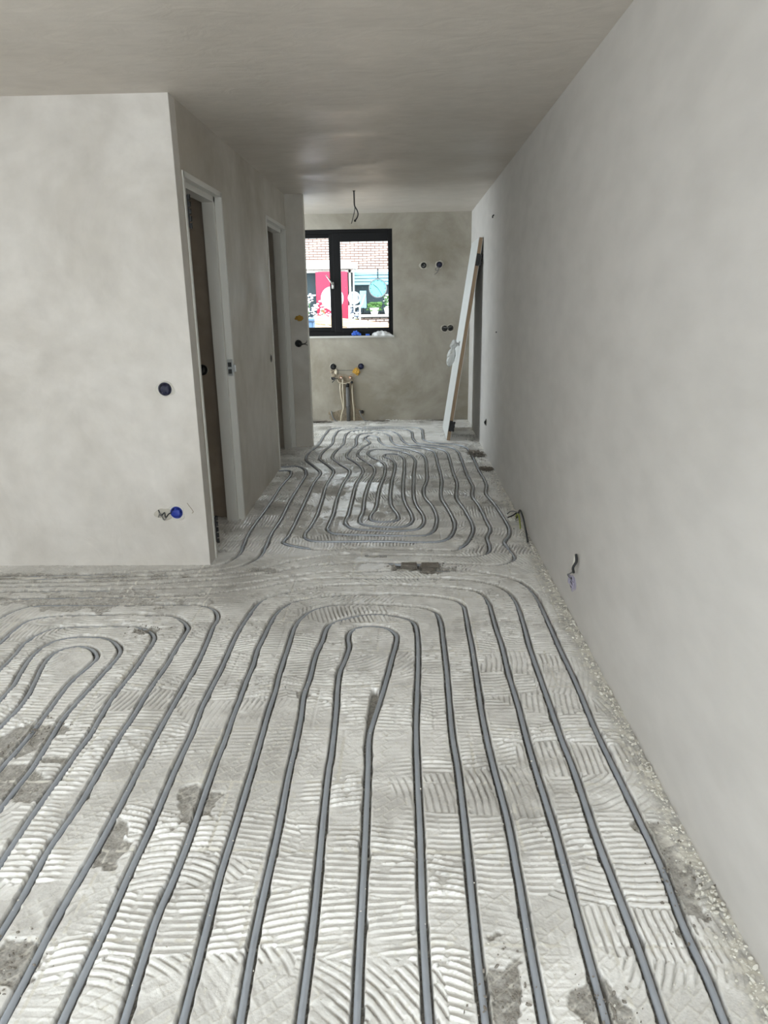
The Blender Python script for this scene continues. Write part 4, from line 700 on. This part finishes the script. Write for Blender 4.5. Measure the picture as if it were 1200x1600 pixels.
bm = bmesh.new()
for k in range(6): tube(bm, [(-1.16+.02*k, SY-.325, 1.36+.05*k), (-1.10+.015*k, SY-.325, 1.42+.045*k)], .012, 6)
mesh_obj('leaf_pattern', bm, M['petal'], t)
mesh_obj('stand', tube(bmesh.new(), [(-1.095, SY-.31, 1.13), (-1.095, SY-.31, 1.32)], .012, 6), M['frame_dark'], t)
# timber hoarding near the house
HY = 11.5
t = thing('timber_crate', 'low orange timber crate side standing right outside the window', 'crate', (-.8, HY, -.12))
for i, (za, zb) in enumerate(((1.16, 1.285), (1.03, 1.15), (.9, 1.02), (.77, .89))):
    bm = bmesh.new(); sl = .145
    vs = [(-1.41, HY, za), (.5, HY, za-sl*1.6), (.5, HY, zb-sl*1.6), (-1.41, HY, zb)]
    a = [bm.verts.new(v) for v in vs]; c_ = [bm.verts.new((x, y+.03, z_)) for x, y, z_ in vs]
    bm.faces.new(a); bm.faces.new(c_[::-1])
    for j in range(4): bm.faces.new((a[j], a[(j+1) % 4], c_[(j+1) % 4], c_[j]))
    mesh_obj('board', bm, M['timber'], t)
for x in (-1.37, -.45, .42):
    zt = 1.25-(x+1.41)*.12; mesh_obj('corner_post', box(bmesh.new(), x-.04, x+.04, HY+.03, HY+.10, -.12, zt, .004), M['timber'], t)
# bin
t = thing('wheeled_bin', 'pale blue wheeled bin outside, left of the timber crate', 'bin', (-1.65, 12.2, -.12))
bm = bmesh.new(); vs0 = [(-1.80, 12.0), (-1.50, 12.0), (-1.50, 12.45), (-1.80, 12.45)]; lo = [bm.verts.new((x*.9-.165, y, -.05)) for x, y in vs0]; hi = [bm.verts.new((x, y, 1.18)) for x, y in vs0]
bm.faces.new(lo); bm.faces.new(hi)
for j in range(4): bm.faces.new((lo[j], lo[(j+1) % 4], hi[(j+1) % 4], hi[j]))
bmesh.ops.bevel(bm, geom=bm.edges[:], offset=.02, segments=2, affect='EDGES'); mesh_obj('body', bm, M['binblue'], t)
mesh_obj('lid', box(bmesh.new(), -1.83, -1.47, 11.97, 12.5, 1.18, 1.23, .02), M['binblue'], t)
for x in (-1.78, -1.5): mesh_obj('wheel', cyl(bmesh.new(), (x-.02, 12.48, -.02), (1, 0, 0), .1, .05, 20), M['tyre'], t)
# car
t = thing('parked_car', 'pale blue grey parked car partly visible low through left pane', 'car', (-3.2, 15, -.12))
prof = [(-5.2, .25), (-5.25, .75), (-5.0, .95), (-4.6, 1.02), (-4.1, 1.36), (-3.0, 1.40), (-2.3, 1.05), (-1.6, .92), (-1.3, .75), (-1.25, .3)]
bm = bmesh.new(); a = [bm.verts.new((x, 14.2, z_)) for x, z_ in prof]; c_ = [bm.verts.new((x, 15.8, z_)) for x, z_ in prof]; bm.faces.new(a); bm.faces.new(c_[::-1])
for j in range(len(prof)): k = (j+1) % len(prof); bm.faces.new((a[j], a[k], c_[k], c_[j]))
bmesh.ops.bevel(bm, geom=bm.edges[:], offset=.07, segments=3, affect='EDGES'); mesh_obj('body', bm, M['carpaint'], t, smooth=False)
bm = bmesh.new(); pr = [(-4.5, 1.02), (-4.05, 1.30), (-3.05, 1.34), (-2.5, 1.06)]; a = [bm.verts.new((x, 14.19, z_)) for x, z_ in pr]; c_ = [bm.verts.new((x, 14.21, z_)) for x, z_ in pr]; bm.faces.new(a); bm.faces.new(c_[::-1])
for j in range(4): k = (j+1) % 4; bm.faces.new((a[j], a[k], c_[k], c_[j]))
mesh_obj('side_window', bm, M['shopdark'], t)
for x in (-4.4, -2.0):
    for y in (14.18, 15.62): wh = mesh_obj('wheel', cyl(bmesh.new(), (x, y, .2), (0, 1, 0), .32, .2, 28), M['tyre'], t); mesh_obj('hubcap', cyl(bmesh.new(), (x, y-.01 if y < 15 else y+.2, .2), (0, 1, 0), .18, .012, 20), M['chrome'], wh)
